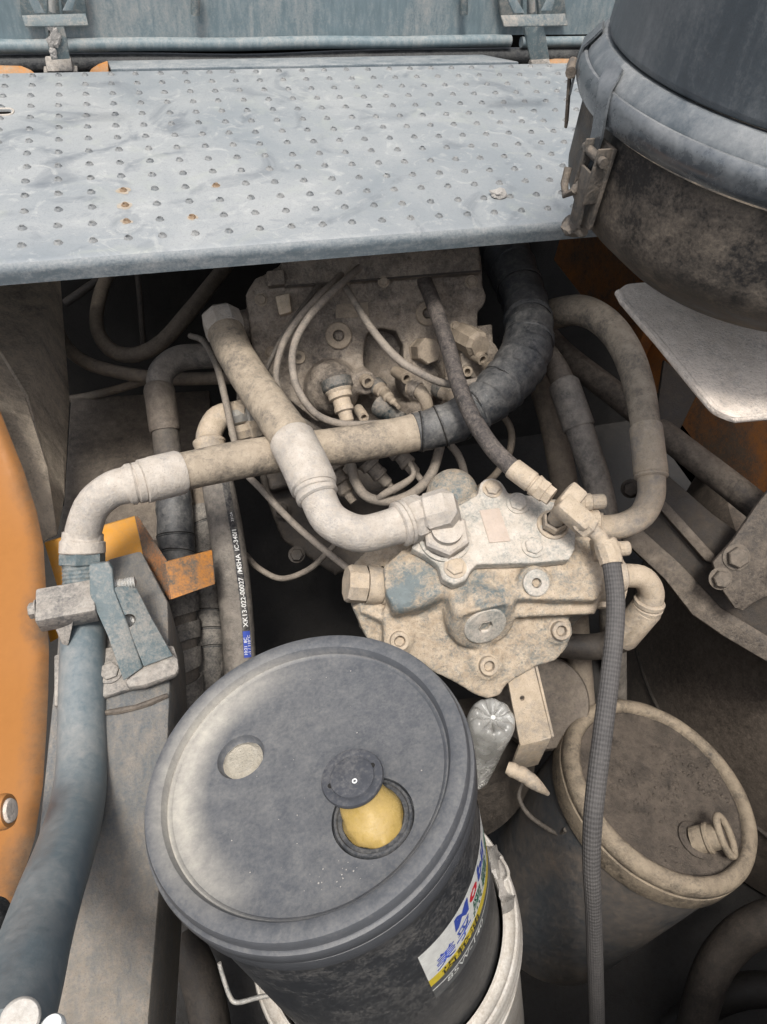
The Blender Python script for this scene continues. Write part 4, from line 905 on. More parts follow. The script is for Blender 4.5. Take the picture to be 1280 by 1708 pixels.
bm = B(); lathe(bm, c1, axL, [(0, -.01), (.026, -.01), (.027, .004), (.0265, .012)], 24); lathe(bm, c1, axL, [(.0245, .012), (.0255, .018), (.0255, .034)], 24); lathe(bm, c1, axL, [(.0255, .035), (.0255, .056), (.023, .060), (0, .060)], 8); obj('end_plug', bm, M['tan'], t, 25)
# inlet: hex adapter under hose A
c = on(742, 898, PC, nC)
bm = B(); lathe(bm, c, nC, [(0, 0), (.034, 0), (.034, .004), (.030, .006)], 28); obj('seal_washer', bm, M['cover'], t)
bm = B(); lathe(bm, c, nC, [(.028, .004), (.0315, .006), (.0315, .018), (.028, .021), (0, .021)], 6, phase=.35); obj('adapter_nut', bm, M['pale'], t, 25)
e0 = pA.at(11.2)[0]; ce = W(732, 854, .905)
bm = B(); d_ = (ce - e0).normalized(); merge(bm, box(ce, d_, nC.cross(d_).normalized(), nC.cross(d_).normalized().cross(d_).normalized() * -1, .050, .050, .050, .012, 1)); lathe(bm, c, nC, [(0, .018), (.020, .018), (.020, .03), (0, .03)], 20)
obj('adapter_elbow', bm, M['pale'], t, 30)
# right end: small fittings
def stub(x, y, d, ax, r, L, mat='tan', name='fitting', n=16):
    c = W(x, y, d); bm = B(); lathe(bm, c, ax, [(0, -.03), (r * 1.5, -.03), (r * 1.5, -.008), (r * 1.2, -.006), (r * 1.2, .004), (r, .006), (r, L * .9), (r * .85, L), (0, L)], n); return obj(name, bm, M[mat], t, 25)
axR = nrm(.95, -.2, .1)
stub(980, 838, .96, axR, .0105, .024, name='side_plug', n=14); stub(975, 870, .965, axR, .016, .02); stub(1025, 916, .94, axR, .010, .02, name='side_plug', n=14); stub(1015, 962, .96, axR, .022, .022)
obj('side_flange', pprism([(1000, 925), (1044, 930), (1050, 985), (1044, 1012), (1004, 1015)], W(1020, 965, .965), nrm(.3, -.5, .8), .05, .006), M['tan'], t)
# ear bracket under the pump
nb = nrm(-.15, -.62, .75); Pb = W(880, 1180, .955)
q = thing('support_bracket', 'tan bent steel bracket with a small hole hanging below the pump', 'bracket', Pb)
o = obj('face_plate', pprism([(843, 1112), (890, 1104), (921, 1230), (868, 1244)], Pb, nb, .006, .0015), M['tan'], q)
h_ = on(875, 1168, Pb + nb * .01, nb); bm = B(); lathe(bm, h_, nb, [(0, -.03), (.0035, -.03), (.0035, .01), (0, .01)], 14); cut(o, bm)
Pl = on(895, 1237, Pb, nb); nl = nrm(-.1, -.95, .05)
obj('lower_plate', pprism([(868, 1244), (920, 1231), (898, 1276), (850, 1288)], Pl, nl, .005, .0012), M['tan'], q)
obj('side_web', prism([on(921, 1230, Pb, nb), on(893, 1112, Pb, nb), on(893, 1112, Pb, nb) - nb * .03, on(921, 1230, Pb, nb) - nb * .03 - Z * .03], X * .004, .001), M['tan'], q)
p = Path([(846, 1280, .955, 20), (855, 1284, .953, 25), (862, 1288, .953, 22), (870, 1291, .953, 25), (880, 1297, .953, 22), (886, 1302, .955, 23), (900, 1313, .96, 17), (914, 1324, .97, 8)])
o = obj('cable_lug', p.tube(0, 7, 1, 14, .002, wob=.12), M['tan']); tag(o, 'tan cable lug lying at the foot of the tan bracket', 'cable lug')
# nut and tee on the cover
t = thing('tee_fitting', 'tan brass tee with hex nuts on the right end of the pump cover', 'fitting', W(945, 855, .89))
c = on(922, 876, PC, nC)
bm = B(); lathe(bm, c, nC, [(0, 0), (.021, 0), (.021, .003), (.018, .005)], 26); obj('washer', bm, M['tan'], t)
bm = B(); lathe(bm, c, nC, [(.015, .003), (.0165, .005), (.0165, .016), (.014, .019)], 6, phase=.2); lathe(bm, c, nC, [(.011, .016), (.011, .05), (0, .05)], 18); obj('banjo_nut', bm, M['tan'], t, 25)
pT = Path([(922, 829, .882, 32), (945, 848, .878, 36), (968, 868, .876, 36), (990, 888, .88, 30)])
d1 = (pT.P[2] - pT.P[1]).normalized(); up1 = (nC - d1 * nC.dot(d1)).normalized(); sd1 = d1.cross(up1)
obj('tee_body', box((pT.P[1] + pT.P[2]) / 2, d1, sd1, up1, .046, .026, .026, .005), M['tan'], t)
obj('branch', box(W(952, 832, .885), sd1, d1, up1, .034, .024, .024, .004), M['tan'], t)
obj('hex_nut', pT.ring(1.85, 2.75, [(u, k * 1.2) for u, k in NUT], 6), M['tan'], t, 25)
obj('tube_end', Path([(984, 882, .88, 26), (998, 893, .882, 25), (1006, 908, .884, 28)]).tube(0, 2, 1, 20), M['tan'], t)
# ------------------------------------------------------------------ left side: frame, beam, pipe, brackets
t = thing('frame_post', 'grey brown streaked frame post along the left edge beside the orange panel', 'frame post', W(60, 750, 1.08))
streak = dusty('streaked frame', (.22, .19, .16), (.72, .615, .485), (.54, .45, .35), amt=.7, up=.1, kb=1.0, big=14, mid=70, bump=.3, stretch=(1, 1, .25))
obj('inner_face', prism([W(*p) for p in ((-40, 440, 1.25), (100, 440, 1.4), (117, 667, 1.30), (108, 830, 1.18), (97, 890, 1.10), (80, 780, 1.08), (45, 660, 1.12), (-40, 520, 1.18))], nrm(-.9, .35, 0) * .03, .002), streak, t)
obj('outer_face', prism([W(*p) for p in ((-40, 522, 1.16), (44, 662, 1.10), (79, 782, 1.06), (97, 893, 1.06), (70, 905, 1.02), (-40, 640, 1.02))], nrm(-.6, .7, -.2) * .02, .002), streak, t)
t = thing('deck_box', 'dusty brown deck top in shadow behind the taped hose', 'deck box', W(200, 780, 1.28))
obj('top_sheet', prism([on(x, y, W(190, 780, 1.27), Z) for x, y in ((118, 664), (350, 650), (360, 900), (100, 900), (107, 830))], Z * -.22, .004), M['frame'], t)
t = thing('side_cover', 'bright orange curved side cover panel on the left edge', 'side panel', W(20, 1100, .7))
# curved sheet: a row of sections that roll away from the camera at the right-hand edge
bm = B(); uvl = bm.loops.layers.uv.verify(); secs = []; secs_px = []
for x, y, d in ((-20, 640, .97), (2, 690, .97), (40, 785, .96), (62, 855, .95), (73, 910, .93), (78, 1000, .90), (82, 1085, .87), (81, 1150, .85), (78, 1215, .82), (72, 1310, .79), (58, 1400, .76), (30, 1490, .73), (0, 1560, .70), (-30, 1640, .68)):
    e = W(x, y, d); row = []; secs_px.append((x, y))
    for a, b_ in ((0, .0), (-.004, .006), (-.010, .0095), (-.018, .011), (-.034, .012), (-.07, .011), (-.14, .006)):
        row.append(bm.verts.new(e + RT * a - FW * b_ * 1.0))
    secs.append(row)
for r0, r1 in zip(secs, secs[1:]):
    for k in range(6):
        f_ = bm.faces.new((r0[k], r0[k + 1], r1[k + 1], r1[k]))
        for l_, k_ in zip(f_.loops, (k, k + 1, k + 1, k)): l_[uvl].uv = ((0, .012, .0236, .035, .053, .09, .16)[k_], 0)
ext = bmesh.ops.extrude_face_region(bm, geom=bm.faces[:]); bmesh.ops.translate(bm, vec=nrm(-.8, .2, -.4) * .004, verts=[g for g in ext['geom'] if isinstance(g, bmesh.types.BMVert)])
def edgedirt(t_, vec):
    u_ = sep(t_, nd(t_, 'ShaderNodeTexCoord').outputs['UV'])[0]
    e_ = math_(t_, 'MULTIPLY_ADD', u_, -20, .78)
    return math_(t_, 'ADD', math_(t_, 'MAXIMUM', e_, -.25), spots([(W(62, 1030, .87), .05, -.45), (W(30, 820, .95), .04, -.2), (W(20, 1440, .74), .05, -.3)])(t_, vec))
obj('cover_sheet', bm, dusty('orange side panel paint', (.33, .135, .03), (.16, .105, .065), (.11, .07, .045), amt=.06, up=-.1, kb=.8, km=.4, kf=.2, big=5, rough=.5, spec=.25, bump=.05, var=.06, extra=edgedirt), t)
c = W(-14, 1358, .60); ax = (W(16, 1352, .60) - c).normalized()
q = thing('grab_knob', 'orange round stub with a dusty white end face on the orange cover', 'stub', c)
bm = B(); lathe(bm, c, ax, [(0, -.05), (.0145, -.05), (.0147, .012), (.0135, .0155), (.0105, .0155), (.0100, .014)], 28); obj('sleeve', bm, M['orangeside'], q)
bm = B(); lathe(bm, c, ax, [(.0100, .010), (.0100, .0165), (.009, .018), (0, .0185)], 20); obj('end_face', bm, M['shelf'], q)
c = W(-22, 1545, .56); ax = (W(14, 1532, .56) - c).normalized()
q = thing('rubber_stop', 'black and grey rubber stop low on the left edge below the orange stub', 'rubber stop', c)
bm = B(); lathe(bm, c, ax, [(0, -.03), (.020, -.03), (.021, .006), (.018, .012), (.012, .014), (0, .014)], 26); obj('bumper', bm, M['seal'], q)
bm = B(); lathe(bm, c, ax, [(.0205, -.012), (.0222, -.010), (.0222, -.002), (.0205, 0)], 26); obj('band', bm, M['frame'], q)

ZB = -.80; PB = V((0, 0, ZB))
t = thing('frame_beam', 'dusty grey box beam under the blue grey pipe', 'beam', onz(190, 1300, ZB))
obj('box_section', pprism([(183, 930), (236, 916), (281, 1002), (285, 1140), (279, 1300), (266, 1500), (248, 1720), (236, 1850), (-60, 1850), (20, 1560), (62, 1400), (92, 1110), (100, 985)], PB, Z, .16, .006), M['beam'], t)
obj('weld_bead', tube(B(), [on(x, y, PB + Z * .001, Z) for x, y in ((172, 1190), (200, 1186), (228, 1180), (252, 1172), (280, 1160))], [.003, .0042, .0034, .004, .003], 8), M['frame'], t)
Cc = [(138, 918, .89, 66), (138, 940, .888, 66), (139, 975, .885, 66), (140, 1020, .88, 68), (138, 1100, .85, 72), (137, 1180, .82, 75), (137, 1260, .785, 79), (131, 1335, .735, 86), (112, 1410, .66, 95), (84, 1490, .585, 106), (60, 1565, .53, 116), (36, 1650, .47, 130), (0, 1760, .41, 150)]
t, pC = build_hose('steel_pipe', 'thick blue grey painted steel pipe bending down along the left side', 'pipe', Cc, [
    ('ring', 'threaded_neck', 0.7, 2.2, 'bluesteel', .98, dict(prof=[(0, .96)] + [(k / 16, 1.0 if k % 2 else .965) for k in range(1, 16)] + [(1, .96)], n=26)),
    ('tube', 'pipe_run', 2.0, 12, 'pipe', 1.0, dict(n=36))])
t = thing('pipe_coupling', 'chalky coupling nuts joining the pipe to the elbow above the clamp', 'coupling', pC.at(.3)[0])
pN = Path([(139, 888, .886, 64), (138, 905, .886, 68), (138, 922, .886, 70), (138, 936, .886, 70), (138, 950, .886, 68)])
obj('collar', pN.ring(0, 1.0, [(0, .9), (.1, .98), (.8, 1.0), (1, .97)], 30), M['pale'], t)
obj('union_nut', pN.ring(.8, 2.1, [(0, .96), (.1, 1.04), (.9, 1.06), (1, 1.0)], 30), M['pale'], t)
obj('hex_nut', pN.ring(2.0, 3.5, [(0, .98), (.1, 1.06), (.9, 1.06), (1, .96)], 6, phase=.4), M['bluesteel'], t, 25)
# clamp block
c = W(113, 1008, .836)
t = thing('pipe_clamp', 'pale dusty clamp block gripping the pipe', 'clamp', c)
o = obj('block', box(c - Z * .002, X, Y, Z, .066, .046, .026, .003), M['clamp'], t)
pc = [pC.at(k)[0] for k in (1.6, 2.0, 2.6, 3.2)]; ctr = pC.at(2.6)[0]
obj('lower_jaw', prism([W(*p) for p in ((80, 1018, .830), (126, 1016, .827), (121, 1042, .824), (114, 1078, .831), (103, 1076, .832), (92, 1050, .830))], nrm(.1, .8, -.3) * .03, .002), M['clamp'], t)
hexbolt(c - X * .033, V((-1, 0, 0)), .0095, .009, 'clamp', t)
bm = B(); p0 = W(172, 980, .85); lathe(bm, p0, X, [(0, 0), (.0072, 0)] + [(.0074 if k % 2 else .0064, .0016 * k) for k in range(1, 24)] + [(0, .039)], 16); obj('bolt_thread', bm, M['zinc'], t, 20)
# blue grey support bracket
t = thing('support_bracket', 'blue grey welded bracket with a bolt hole standing on the beam beside the pipe', 'bracket', W(230, 1080, .88))
Pk = W(190, 1030, .845)
obj('strap_plate', prism([W(*p) for p in ((148, 946, .832), (152, 940, .833), (180, 938, .835), (187, 948, .836), (190, 984, .836), (212, 1040, .832), (238, 1114, .832), (206, 1136, .822), (180, 1062, .826), (160, 1018, .828), (150, 992, .830))], (FW + Y * .3).normalized() * .007, .0015), M['bluesteel'], t)
o = obj('gusset', prism([W(*p) for p in ((186, 980, .837), (220, 976, .856), (229, 982, .858), (252, 1028, .855), (289, 1094, .845), (240, 1112, .833), (214, 1046, .834))], (FW - X * .4).normalized() * .007, .0012), M['bluesteel'], t)
h_ = W(217, 1034, .845); bm = B(); lathe(bm, h_, -FW, [(0, -.04), (.0078, -.04), (.0078, .04), (0, .04)], 18); cut(o, bm)
bm = B(); lathe(bm, W(217, 1035, .858), -FW, [(0, -.01), (.0066, -.01)] + [(.0068 if k % 2 else .006, -.01 + .0015 * k) for k in range(1, 9)] + [(0, .003)], 14); obj('bolt_thread', bm, M['zinc'], t, 20)
obj('foot', pprism([(234, 1114), (246, 1104), (288, 1089), (297, 1098), (299, 1114), (294, 1124), (240, 1143), (214, 1146), (208, 1136)], PB + Z * .0215, Z, .0115, .0035), M['clamp'], t)
obj('base_plate', pprism([(90, 1092), (160, 1080), (290, 1076), (298, 1100), (295, 1124), (176, 1161), (90, 1178)], PB + Z * .0095, Z, .009, .0025), M['clamp'], t)
hexbolt(onz(184, 1122, ZB + .0098), Z, .0115, .006, 'clamp', t)
# orange bracket
t = thing('orange_bracket', 'bent orange sheet bracket with scraped front flange behind the clamp', 'bracket', W(220, 920, .97))
def sheet(name, pts, vec, mat, bev=.0006): return obj(name, prism([W(*p) for p in pts], vec, bev), mat, t)
sheet('back_panel', ((74, 906, .99), (225, 862, 1.03), (240, 930, 1.0), (166, 955, .985), (98, 986, .965)), nrm(0, .9, -.4) * .004, M['orange'])
sheet('side_panel', ((226, 862, 1.032), (275, 938, .975), (283, 1001, .955), (241, 931, 1.002)), nrm(.9, .4, 0) * .004, M['orangedirty_shaded'])  # darker orange carries this inner face's shadow as well as its dirt
sheet('front_flange', ((276, 938, .974), (354, 918, 1.02), (359, 974, .998), (286, 1000, .953)), nrm(0, .8, -.5) * .004, dusty('scraped orange', (.52, .21, .04), (.14, .12, .095), (.09, .08, .065), amt=.42, up=.1, kb=1.3, km=1.2, mid=45, big=16, bump=.2))
sheet('lower_tab', ((76, 1040, .93), (94, 1032, .93), (98, 1064, .92), (84, 1072, .92)), nrm(0, .9, -.4) * .004, M['orange'])
# white cap on the near end of the pipe
c = W(34, 1700, .40)
t = thing('white_stopper', 'white plastic cap in the bottom left corner on the blue grey pipe', 'cap', c)
bm = B(); lathe(bm, c, -c.normalized() + V((.12, .1, .1)), [(0, -.012), (.0105, -.012), (.0108, .001), (.0103, .003), (.009, .0042), (0, .0048)], 30); obj('cap_shell', bm, M['white'], t)
bm = B(); lathe(bm, W(88, 1712, .40), nrm(.1, .35, .9), [(0, -.012), (.007, -.012), (.007, 0), (.005, .003), (0, .003)], 22); obj('cap_tail', bm, M['labelwhite'], t)

# ------------------------------------------------------------------ black oil bucket
n1 = nrm(-.213, .255, .945); C1 = W(507, 1272, .637)
hint = None
a1, b1 = basis(n1, V((0, 1, 0)))
def lid_mat():
    def ringdust(t_, vec):
        # a band of tan silt left inside the rim on the low, left side of the lid
        tc = nd(t_, 'ShaderNodeTexCoord'); s = sep(t_, tc.outputs['Object'])
        dl = (W(300, 1250, .63) - C1); dl = (dl - n1 * dl.dot(n1)).normalized()
        dot = lambda d: math_(t_, 'ADD', math_(t_, 'MULTIPLY', s[0], d.x), math_(t_, 'ADD', math_(t_, 'MULTIPLY', s[1], d.y), math_(t_, 'MULTIPLY', s[2], d.z)))
        e2 = n1.cross(dl); u, v_ = dot(dl), dot(e2)
        r = math_(t_, 'SQRT', math_(t_, 'ADD', math_(t_, 'MULTIPLY', u, u), math_(t_, 'MULTIPLY', v_, v_)))
        band = math_(t_, 'SUBTRACT', 1.0, math_(t_, 'MULTIPLY', math_(t_, 'ABSOLUTE', math_(t_, 'SUBTRACT', r, .119)), 38), clamp=True)
        band2 = math_(t_, 'SUBTRACT', 1.0, math_(t_, 'MULTIPLY', math_(t_, 'ABSOLUTE', math_(t_, 'SUBTRACT', r, .1290)), 260), clamp=True)
        side = math_(t_, 'MULTIPLY_ADD', math_(t_, 'DIVIDE', u, r), 1.3, -.25, clamp=True)
        side2 = math_(t_, 'MULTIPLY_ADD', math_(t_, 'DIVIDE', u, r), .35, .35, clamp=True)
        return math_(t_, 'ADD', math_(t_, 'MULTIPLY', math_(t_, 'MULTIPLY', band, side), 1.0), math_(t_, 'MULTIPLY', math_(t_, 'MULTIPLY', band2, side2), .7))
    return dusty('black bucket lid', (.090, .095, .105), (.50, .47, .405), (.33, .31, .28), amt=-.12, up=.22, kb=.14, km=.16, kf=.22, big=9, mid=70, rough=.5, bump=.12, extra=ringdust, var=.14, chip=(.6, .58, .52), chip_at=.80, grit=.15, drough=.85)
M['lid'] = lid_mat()
M['bucket'] = dusty('black bucket plastic', (.040, .043, .048), (.22, .21, .195), (.14, .135, .13), amt=.08, up=.1, kb=.7, km=.5, rough=.45, bump=.1, chip=(.3, .3, .28), chip_at=.8)
t = thing('black_oil_bucket', 'black oil bucket with yellow pull spout and oil label, standing in the white bucket', 'bucket', C1)
lidp = [(0, -.012), (.112, -.0118), (.121, -.0105), (.1255, -.0102), (.1270, -.0085), (.1283, -.0078), (.1296, -.0082), (.1308, -.004), (.1325, -.0005), (.1360, .0012), (.1430, .0012), (.1468, .0002), (.1482, -.0025), (.1486, -.0098), (.1495, -.0108), (.1515, -.0116), (.1521, -.0135), (.1521, -.0245), (.1512, -.0262), (.1487, -.0266), (.1485, -.0292), (.1503, -.0300), (.1506, -.0440), (.1495, -.0465), (.147, -.046), (.147, -.020), (.10, -.022), (0, -.022)]
bm = B(); lathe(bm, C1, n1, lidp, 128)
o_lid = obj('lid', bm, M['lid'], t, 50, center=False); o_lid.location = V((0, 0, 0)); 
for v in o_lid.data.vertices: v.co -= C1
o_lid['_w'] = list(C1)
PL1 = C1 - n1 * .0119
pd = on(402, 1262, PL1, n1); ps = on(622, 1362, PL1, n1)
bm1 = B(); lathe(bm1, pd, n1, [(0, -.0070), (.0195, -.0070), (.0215, -.005), (.0232, .0005), (.0245, .02), (0, .02)], 40)
bm2 = B(); lathe(bm2, ps, n1, [(0, -.0075), (.033, -.0075), (.0355, -.006), (.0372, .03), (0, .03)], 56)
cut(o_lid, bm1, bm2)
o_lid.data.materials.clear(); o_lid.data.materials.append(M['lid'])
bm = B(); lathe(bm, pd - n1 * .0063, n1, [(0, .0022), (.010, .0020), (.0150, .0030), (.0172, .0012), (.0196, -.0004)], 36)
for v in bm.verts: v.co += n1 * (.0016 * noise.noise(v.co * 110) + .0008 * noise.noise(v.co * 320))
o = obj('silt', bm, dusty('pale silt', (.40, .36, .29), (.50, .46, .39), (.38, .34, .27), amt=.5, up=0, bump=.8, mid=90), t)
# body
bodyp = [(.1475, -.030), (.1468, -.050), (.1462, -.056), (.1452, -.060), (.1450, -.068), (.1442, -.0685), (.1415, -.23), (.1385, -.40), (.136, -.405), (0, -.405)]
bm = B(); lathe(bm, C1, n1, bodyp, 96); obj('body', bm, M['bucket'], t, 40)
bm = B(); rr = random.Random(21)
for _ in range(80):
    if rr.random() < .55: px_, py_ = rr.gauss(585, 38), rr.gauss(1470, 26)
    else: px_, py_ = rr.uniform(330, 720), rr.uniform(1110, 1540)
    p = on(px_, py_, PL1 + n1 * .0003, n1)
    if (p - C1).length > .118 or (p - ps).length < .039 or (p - pd).length < .026: continue
    r = rr.uniform(.00025, .0008) * (1.8 if rr.random() < .06 else 1); e_ = rr.uniform(0, 6)
    bm.faces.new([bm.verts.new(p + (a1 * math.cos(q * 1.257 + e_) + b1 * math.sin(q * 1.257 + e_)) * r * rr.uniform(.6, 1.3)) for q in range(5)])
o = obj('paint_flecks', bm, M['crumb'], t, fix=False); o['kind'] = 'stuff'
# spout
M['spout'] = dusty('yellow flexible spout', (.42, .295, .095), (.34, .24, .10), (.45, .30, .10), amt=.12, up=0, kb=1.0, km=.4, big=30, rough=.22, bump=.1, grit=.1, spec=.6)
def onb(h): return ps + n1 * h
bm = B(); lathe(bm, ps, n1, [(.0345, -.0065), (.0345, -.001), (.0335, .0005), (.0315, .0008), (.0305, -.001), (.0270, -.001), (.0262, -.003), (.0255, -.006)], 56)
spo = obj('spout_ring', bm, M['bucket'], t)
tilt = (n1 + (W(597, 1298, .60) - ps).normalized() * .0).normalized()
pcap = on(588, 1297, ps + n1 * .036, n1)
bm = B(); N = 40; rows = []
for r, h, s in ((.0262, -.004, 0), (.0258, .000, .02), (.0245, .005, .12), (.0225, .010, .3), (.0200, .0155, .55), (.0182, .021, .8), (.0178, .026, .95)):
    cc = (ps + n1 * h).lerp(pcap - n1 * (.036 - h), s); rows.append([bm.verts.new(cc + (a1 * math.cos(q * 2 * math.pi / N) + b1 * math.sin(q * 2 * math.pi / N)) * (r + .0010 * math.sin(q * .47 + h * 300) + .0006 * math.sin(q * 1.26 - h * 500))) for q in range(N)])
for A_, B_ in zip(rows, rows[1:]):
    for q in range(N): bm.faces.new((A_[q], A_[(q + 1) % N], B_[(q + 1) % N], B_[q]))
obj('spout', bm, M['spout'], t)
nc = (n1 + a1 * .0).normalized(); ccap = dusty('spout cap', (.058, .061, .07), (.22, .21, .2), amt=.02, up=.1, kb=.5, km=.3, rough=.45, bump=.08)
bm = B(); lathe(bm, pcap, nc, [(0, -.016), (.0185, -.016), (.0195, -.004), (.0245, -.0035), (.0262, -.002), (.0266, .000), (.0258, .0018), (.0225, .0022), (.0190, .0012), (.0185, .0022), (.0165, .0027), (0, .0029)], 56)
cap = obj('spout_cap', bm, ccap, t)
for a in (.2, math.pi + .1):
    bm = B(); lathe(bm, pcap + (a1 * math.cos(a) + b1 * math.sin(a)) * .0192 + n1 * .0012, n1, [(0, 0), (.0022, 0), (.0022, .0009), (0, .0009)], 8)
    obj('cap_slot_shade', bm, M['hole'], cap)  # raised disc coloured near black as the shade inside a slot
cx = on(592, 1303, pcap + n1 * .0029, n1)
bm = B(); lathe(bm, cx, n1, [(.0012, .0001), (.0012, .0006), (.0022, .0006), (.0022, .0001)], 18); obj('centre_mark', bm, M['printwhite'], cap)
# bail handle
pH_ = Path([(366, 1606, .70, 7), (372, 1628, .70, 7.5), (384, 1662, .70, 8), (396, 1672, .70, 8), (430, 1664, .71, 8), (464, 1656, .72, 8), (470, 1640, .73, 8), (473, 1622, .74, 7)])
obj('bail_handle', pH_.tube(0, 7, 1, 12, .002), M['zinc'], t)
# label on the body
hh = (C1 - n1 * .2)
def bhit(px, py, R=.1435):
    r = ray(px, py); best = None
    lo = r - n1 * r.dot(n1); c0_ = C1 - n1 * C1.dot(n1)
    a = lo.dot(lo); b_ = -lo.dot(c0_); c = c0_.dot(c0_) - R * R; d = b_ * b_ - a * c
    k = (-b_ - math.sqrt(max(d, 0))) / a; p = r * k - C1
    return math.atan2(p.dot(b1), p.dot(a1)), p.dot(n1)
def bp_(th, h, off=0):
    R = .1442 + (h + .0685) * (.0027 / .1615); return C1 + (a1 * math.cos(th) + b1 * math.sin(th)) * (R + off) + n1 * h
thL, hTop = bhit(697, 1597); thB, hBot = bhit(718, 1677); thR, _ = bhit(800, 1470)
dth = 1 if thR > thL else -1; hBot = min(hBot, hTop - .085)
R_ = .1435
def lab(x0, x1, y0, y1, off, mat, name, par, n=30, m_=4):
    b = B(); g = [[b.verts.new(bp_(thL + dth * (x0 + (x1 - x0) * i / n) / R_, hTop - (y0 + (y1 - y0) * j / m_), off)) for j in range(m_ + 1)] for i in range(n + 1)]
    for i in range(n):
        for j in range(m_): b.faces.new((g[i][j], g[i + 1][j], g[i + 1][j + 1], g[i][j + 1]))
    return obj(name, b, mat, par, fix=False)
LH = hTop - hBot; LW = .19
label = lab(0, LW, 0, LH * .56, .0005, M['labelwhite'], 'label', t)
lab(0, LW, LH * .56, LH * .70, .0005, M['labelyellow'], 'label_yellow_band', label)
lab(0, LW, LH * .70, LH * 1.0, .0005, M['labelgrey'], 'label_dark_field', label)
lab(0, LW, LH * .78, LH * .80, .0008, M['labelwhite'], 'label_rule', label)
bm = B()
def ltext(s, x, y, size, mat, sx=1.0, shear=0.0):
    b = text_bm(s, size, .03 if s in 'Mobil' else .004); wd = text_w(b) * sx
    for v in b.verts: v.co = bp_(thL + dth * (x + v.co.x * sx + shear * v.co.y) / R_, hTop - y + v.co.y, .0010)
    obj('label_lettering', b, mat, label, fix=False); return wd
u = LH
x = .040
for s, m_ in (('M', 'printblue'), ('o', 'printred'), ('bil', 'printblue')): x += ltext(s, x, u * .24, u * .27, M[m_], 1.15, .1) + .003
x = .010
for s, m_ in (('美孚', 'printblue'), ('黑霸王', 'printgreen')): x += ltext(s, x, u * .50, u * .25, M[m_], 1.0, .1) + .004
ltext('齿轮油', .014, u * .68, u * .14, M['printdark'], 1.4)
ltext('85W-140', .016, u * .89, u * .12, M['labelwhite'], 1.3, .15)
# white bucket below
Cw = C1 - n1 * .345
t = thing('white_bucket', 'white plastic bucket with a ribbed rim holding the black oil bucket', 'bucket', Cw)
bm = B(); lathe(bm, Cw, n1, [(.1425, -.03), (.1428, -.004), (.144, .0), (.1455, -.001), (.1465, -.004), (.151, -.0045), (.1555, -.003), (.1580, .0005), (.1605, .0), (.1625, -.004), (.1630, -.010), (.1622, -.014), (.1635, -.017), (.1635, -.023), (.162, -.026), (.1635, -.029), (.1635, -.034), (.1555, -.036), (.1545, -.075), (.157, -.077), (.157, -.082), (.1535, -.084), (.14, -.36), (0, -.36)], 110)
obj('body', bm, M['white'], t, 45)
def wp(th, r, h): return Cw + (a1 * math.cos(th) + b1 * math.sin(th)) * r + n1 * h
tr = on(812, 1470, Cw, n1) - Cw; th_r = math.atan2(tr.dot(b1), tr.dot(a1))
bm = B(); g = []
for i in range(9):
    a = th_r - .30 + .07 * i
    g.append([bm.verts.new(wp(a, .1445 + .004 * j + .002 * math.sin(i * 2.3 + j), .004 + .005 * j * math.sin(1.2 + i * 1.1) + (.016 if (i == 5 and j > 1) else 0))) for j in range(5)])
for i in range(8):
    for j in range(4): bm.faces.new((g[i][j], g[i + 1][j], g[i + 1][j + 1], g[i][j + 1]))
ext = bmesh.ops.extrude_face_region(bm, geom=bm.faces[:]); bmesh.ops.translate(bm, vec=n1 * .0006, verts=[v for v in ext['geom'] if isinstance(v, bmesh.types.BMVert)])
tag(obj('torn_film', bm, dusty('clear film', (.50, .48, .45), (.36, .32, .28), amt=.4, up=0, rough=.3), None), 'crumpled scrap of torn film on the white bucket rim', 'plastic film')
ph = Path([(836, 1430, .83, 5), (846, 1448, .84, 6), (848, 1462, .845, 6), (842, 1470, .845, 5)])
obj('bail_lug', ph.tube(0, 3, 1, 10, .002), M['white'], t)

# ------------------------------------------------------------------ second bucket, lower right
n2 = nrm(.253, .113, .961); C2 = V((.566, .213, -1.015))
a2, b2_ = basis(n2, V((0, 1, 0)))
t = thing('dusty_drum', 'round black bucket caked in brown dust with a pull up spout, lower right', 'bucket', C2)
bm = B(); lathe(bm, C2, n2, [(0, -.014), (.08, -.0135), (.118, -.0125), (.1255, -.0125), (.1268, -.010)], 96)
for v in bm.verts: v.co += n2 * (.0014 * noise.noise(v.co * 22) + .0012 * max(0, noise.noise(v.co * 75)))
obj('lid_disc', bm, M['lidblack2'], t, 60)
bm = B(); lathe(bm, C2, n2, [(.1262, -.016), (.1268, -.008), (.1285, -.002), (.1335, .0015), (.140, .001), (.1465, -.003), (.1500, -.010), (.1508, -.017), (.149, -.019), (.149, -.0205), (.1510, -.022), (.1514, -.048), (.1495, -.051), (.1475, -.051), (.1475, -.02)], 110)
for v in bm.verts: v.co += (v.co - C2).normalized() * .0008 * noise.noise(v.co * 26)
obj('lid_rim', bm, M['rim2'], t, 50)
bm = B(); lathe(bm, C2, n2, [(.1475, -.04), (.1455, -.052), (.145, -.07), (.1395, -.40), (.137, -.405), (0, -.405)], 96); obj('body', bm, M['body2'], t, 40)
bm = B(); rr = random.Random(8); PD2 = C2 - n2 * .0125
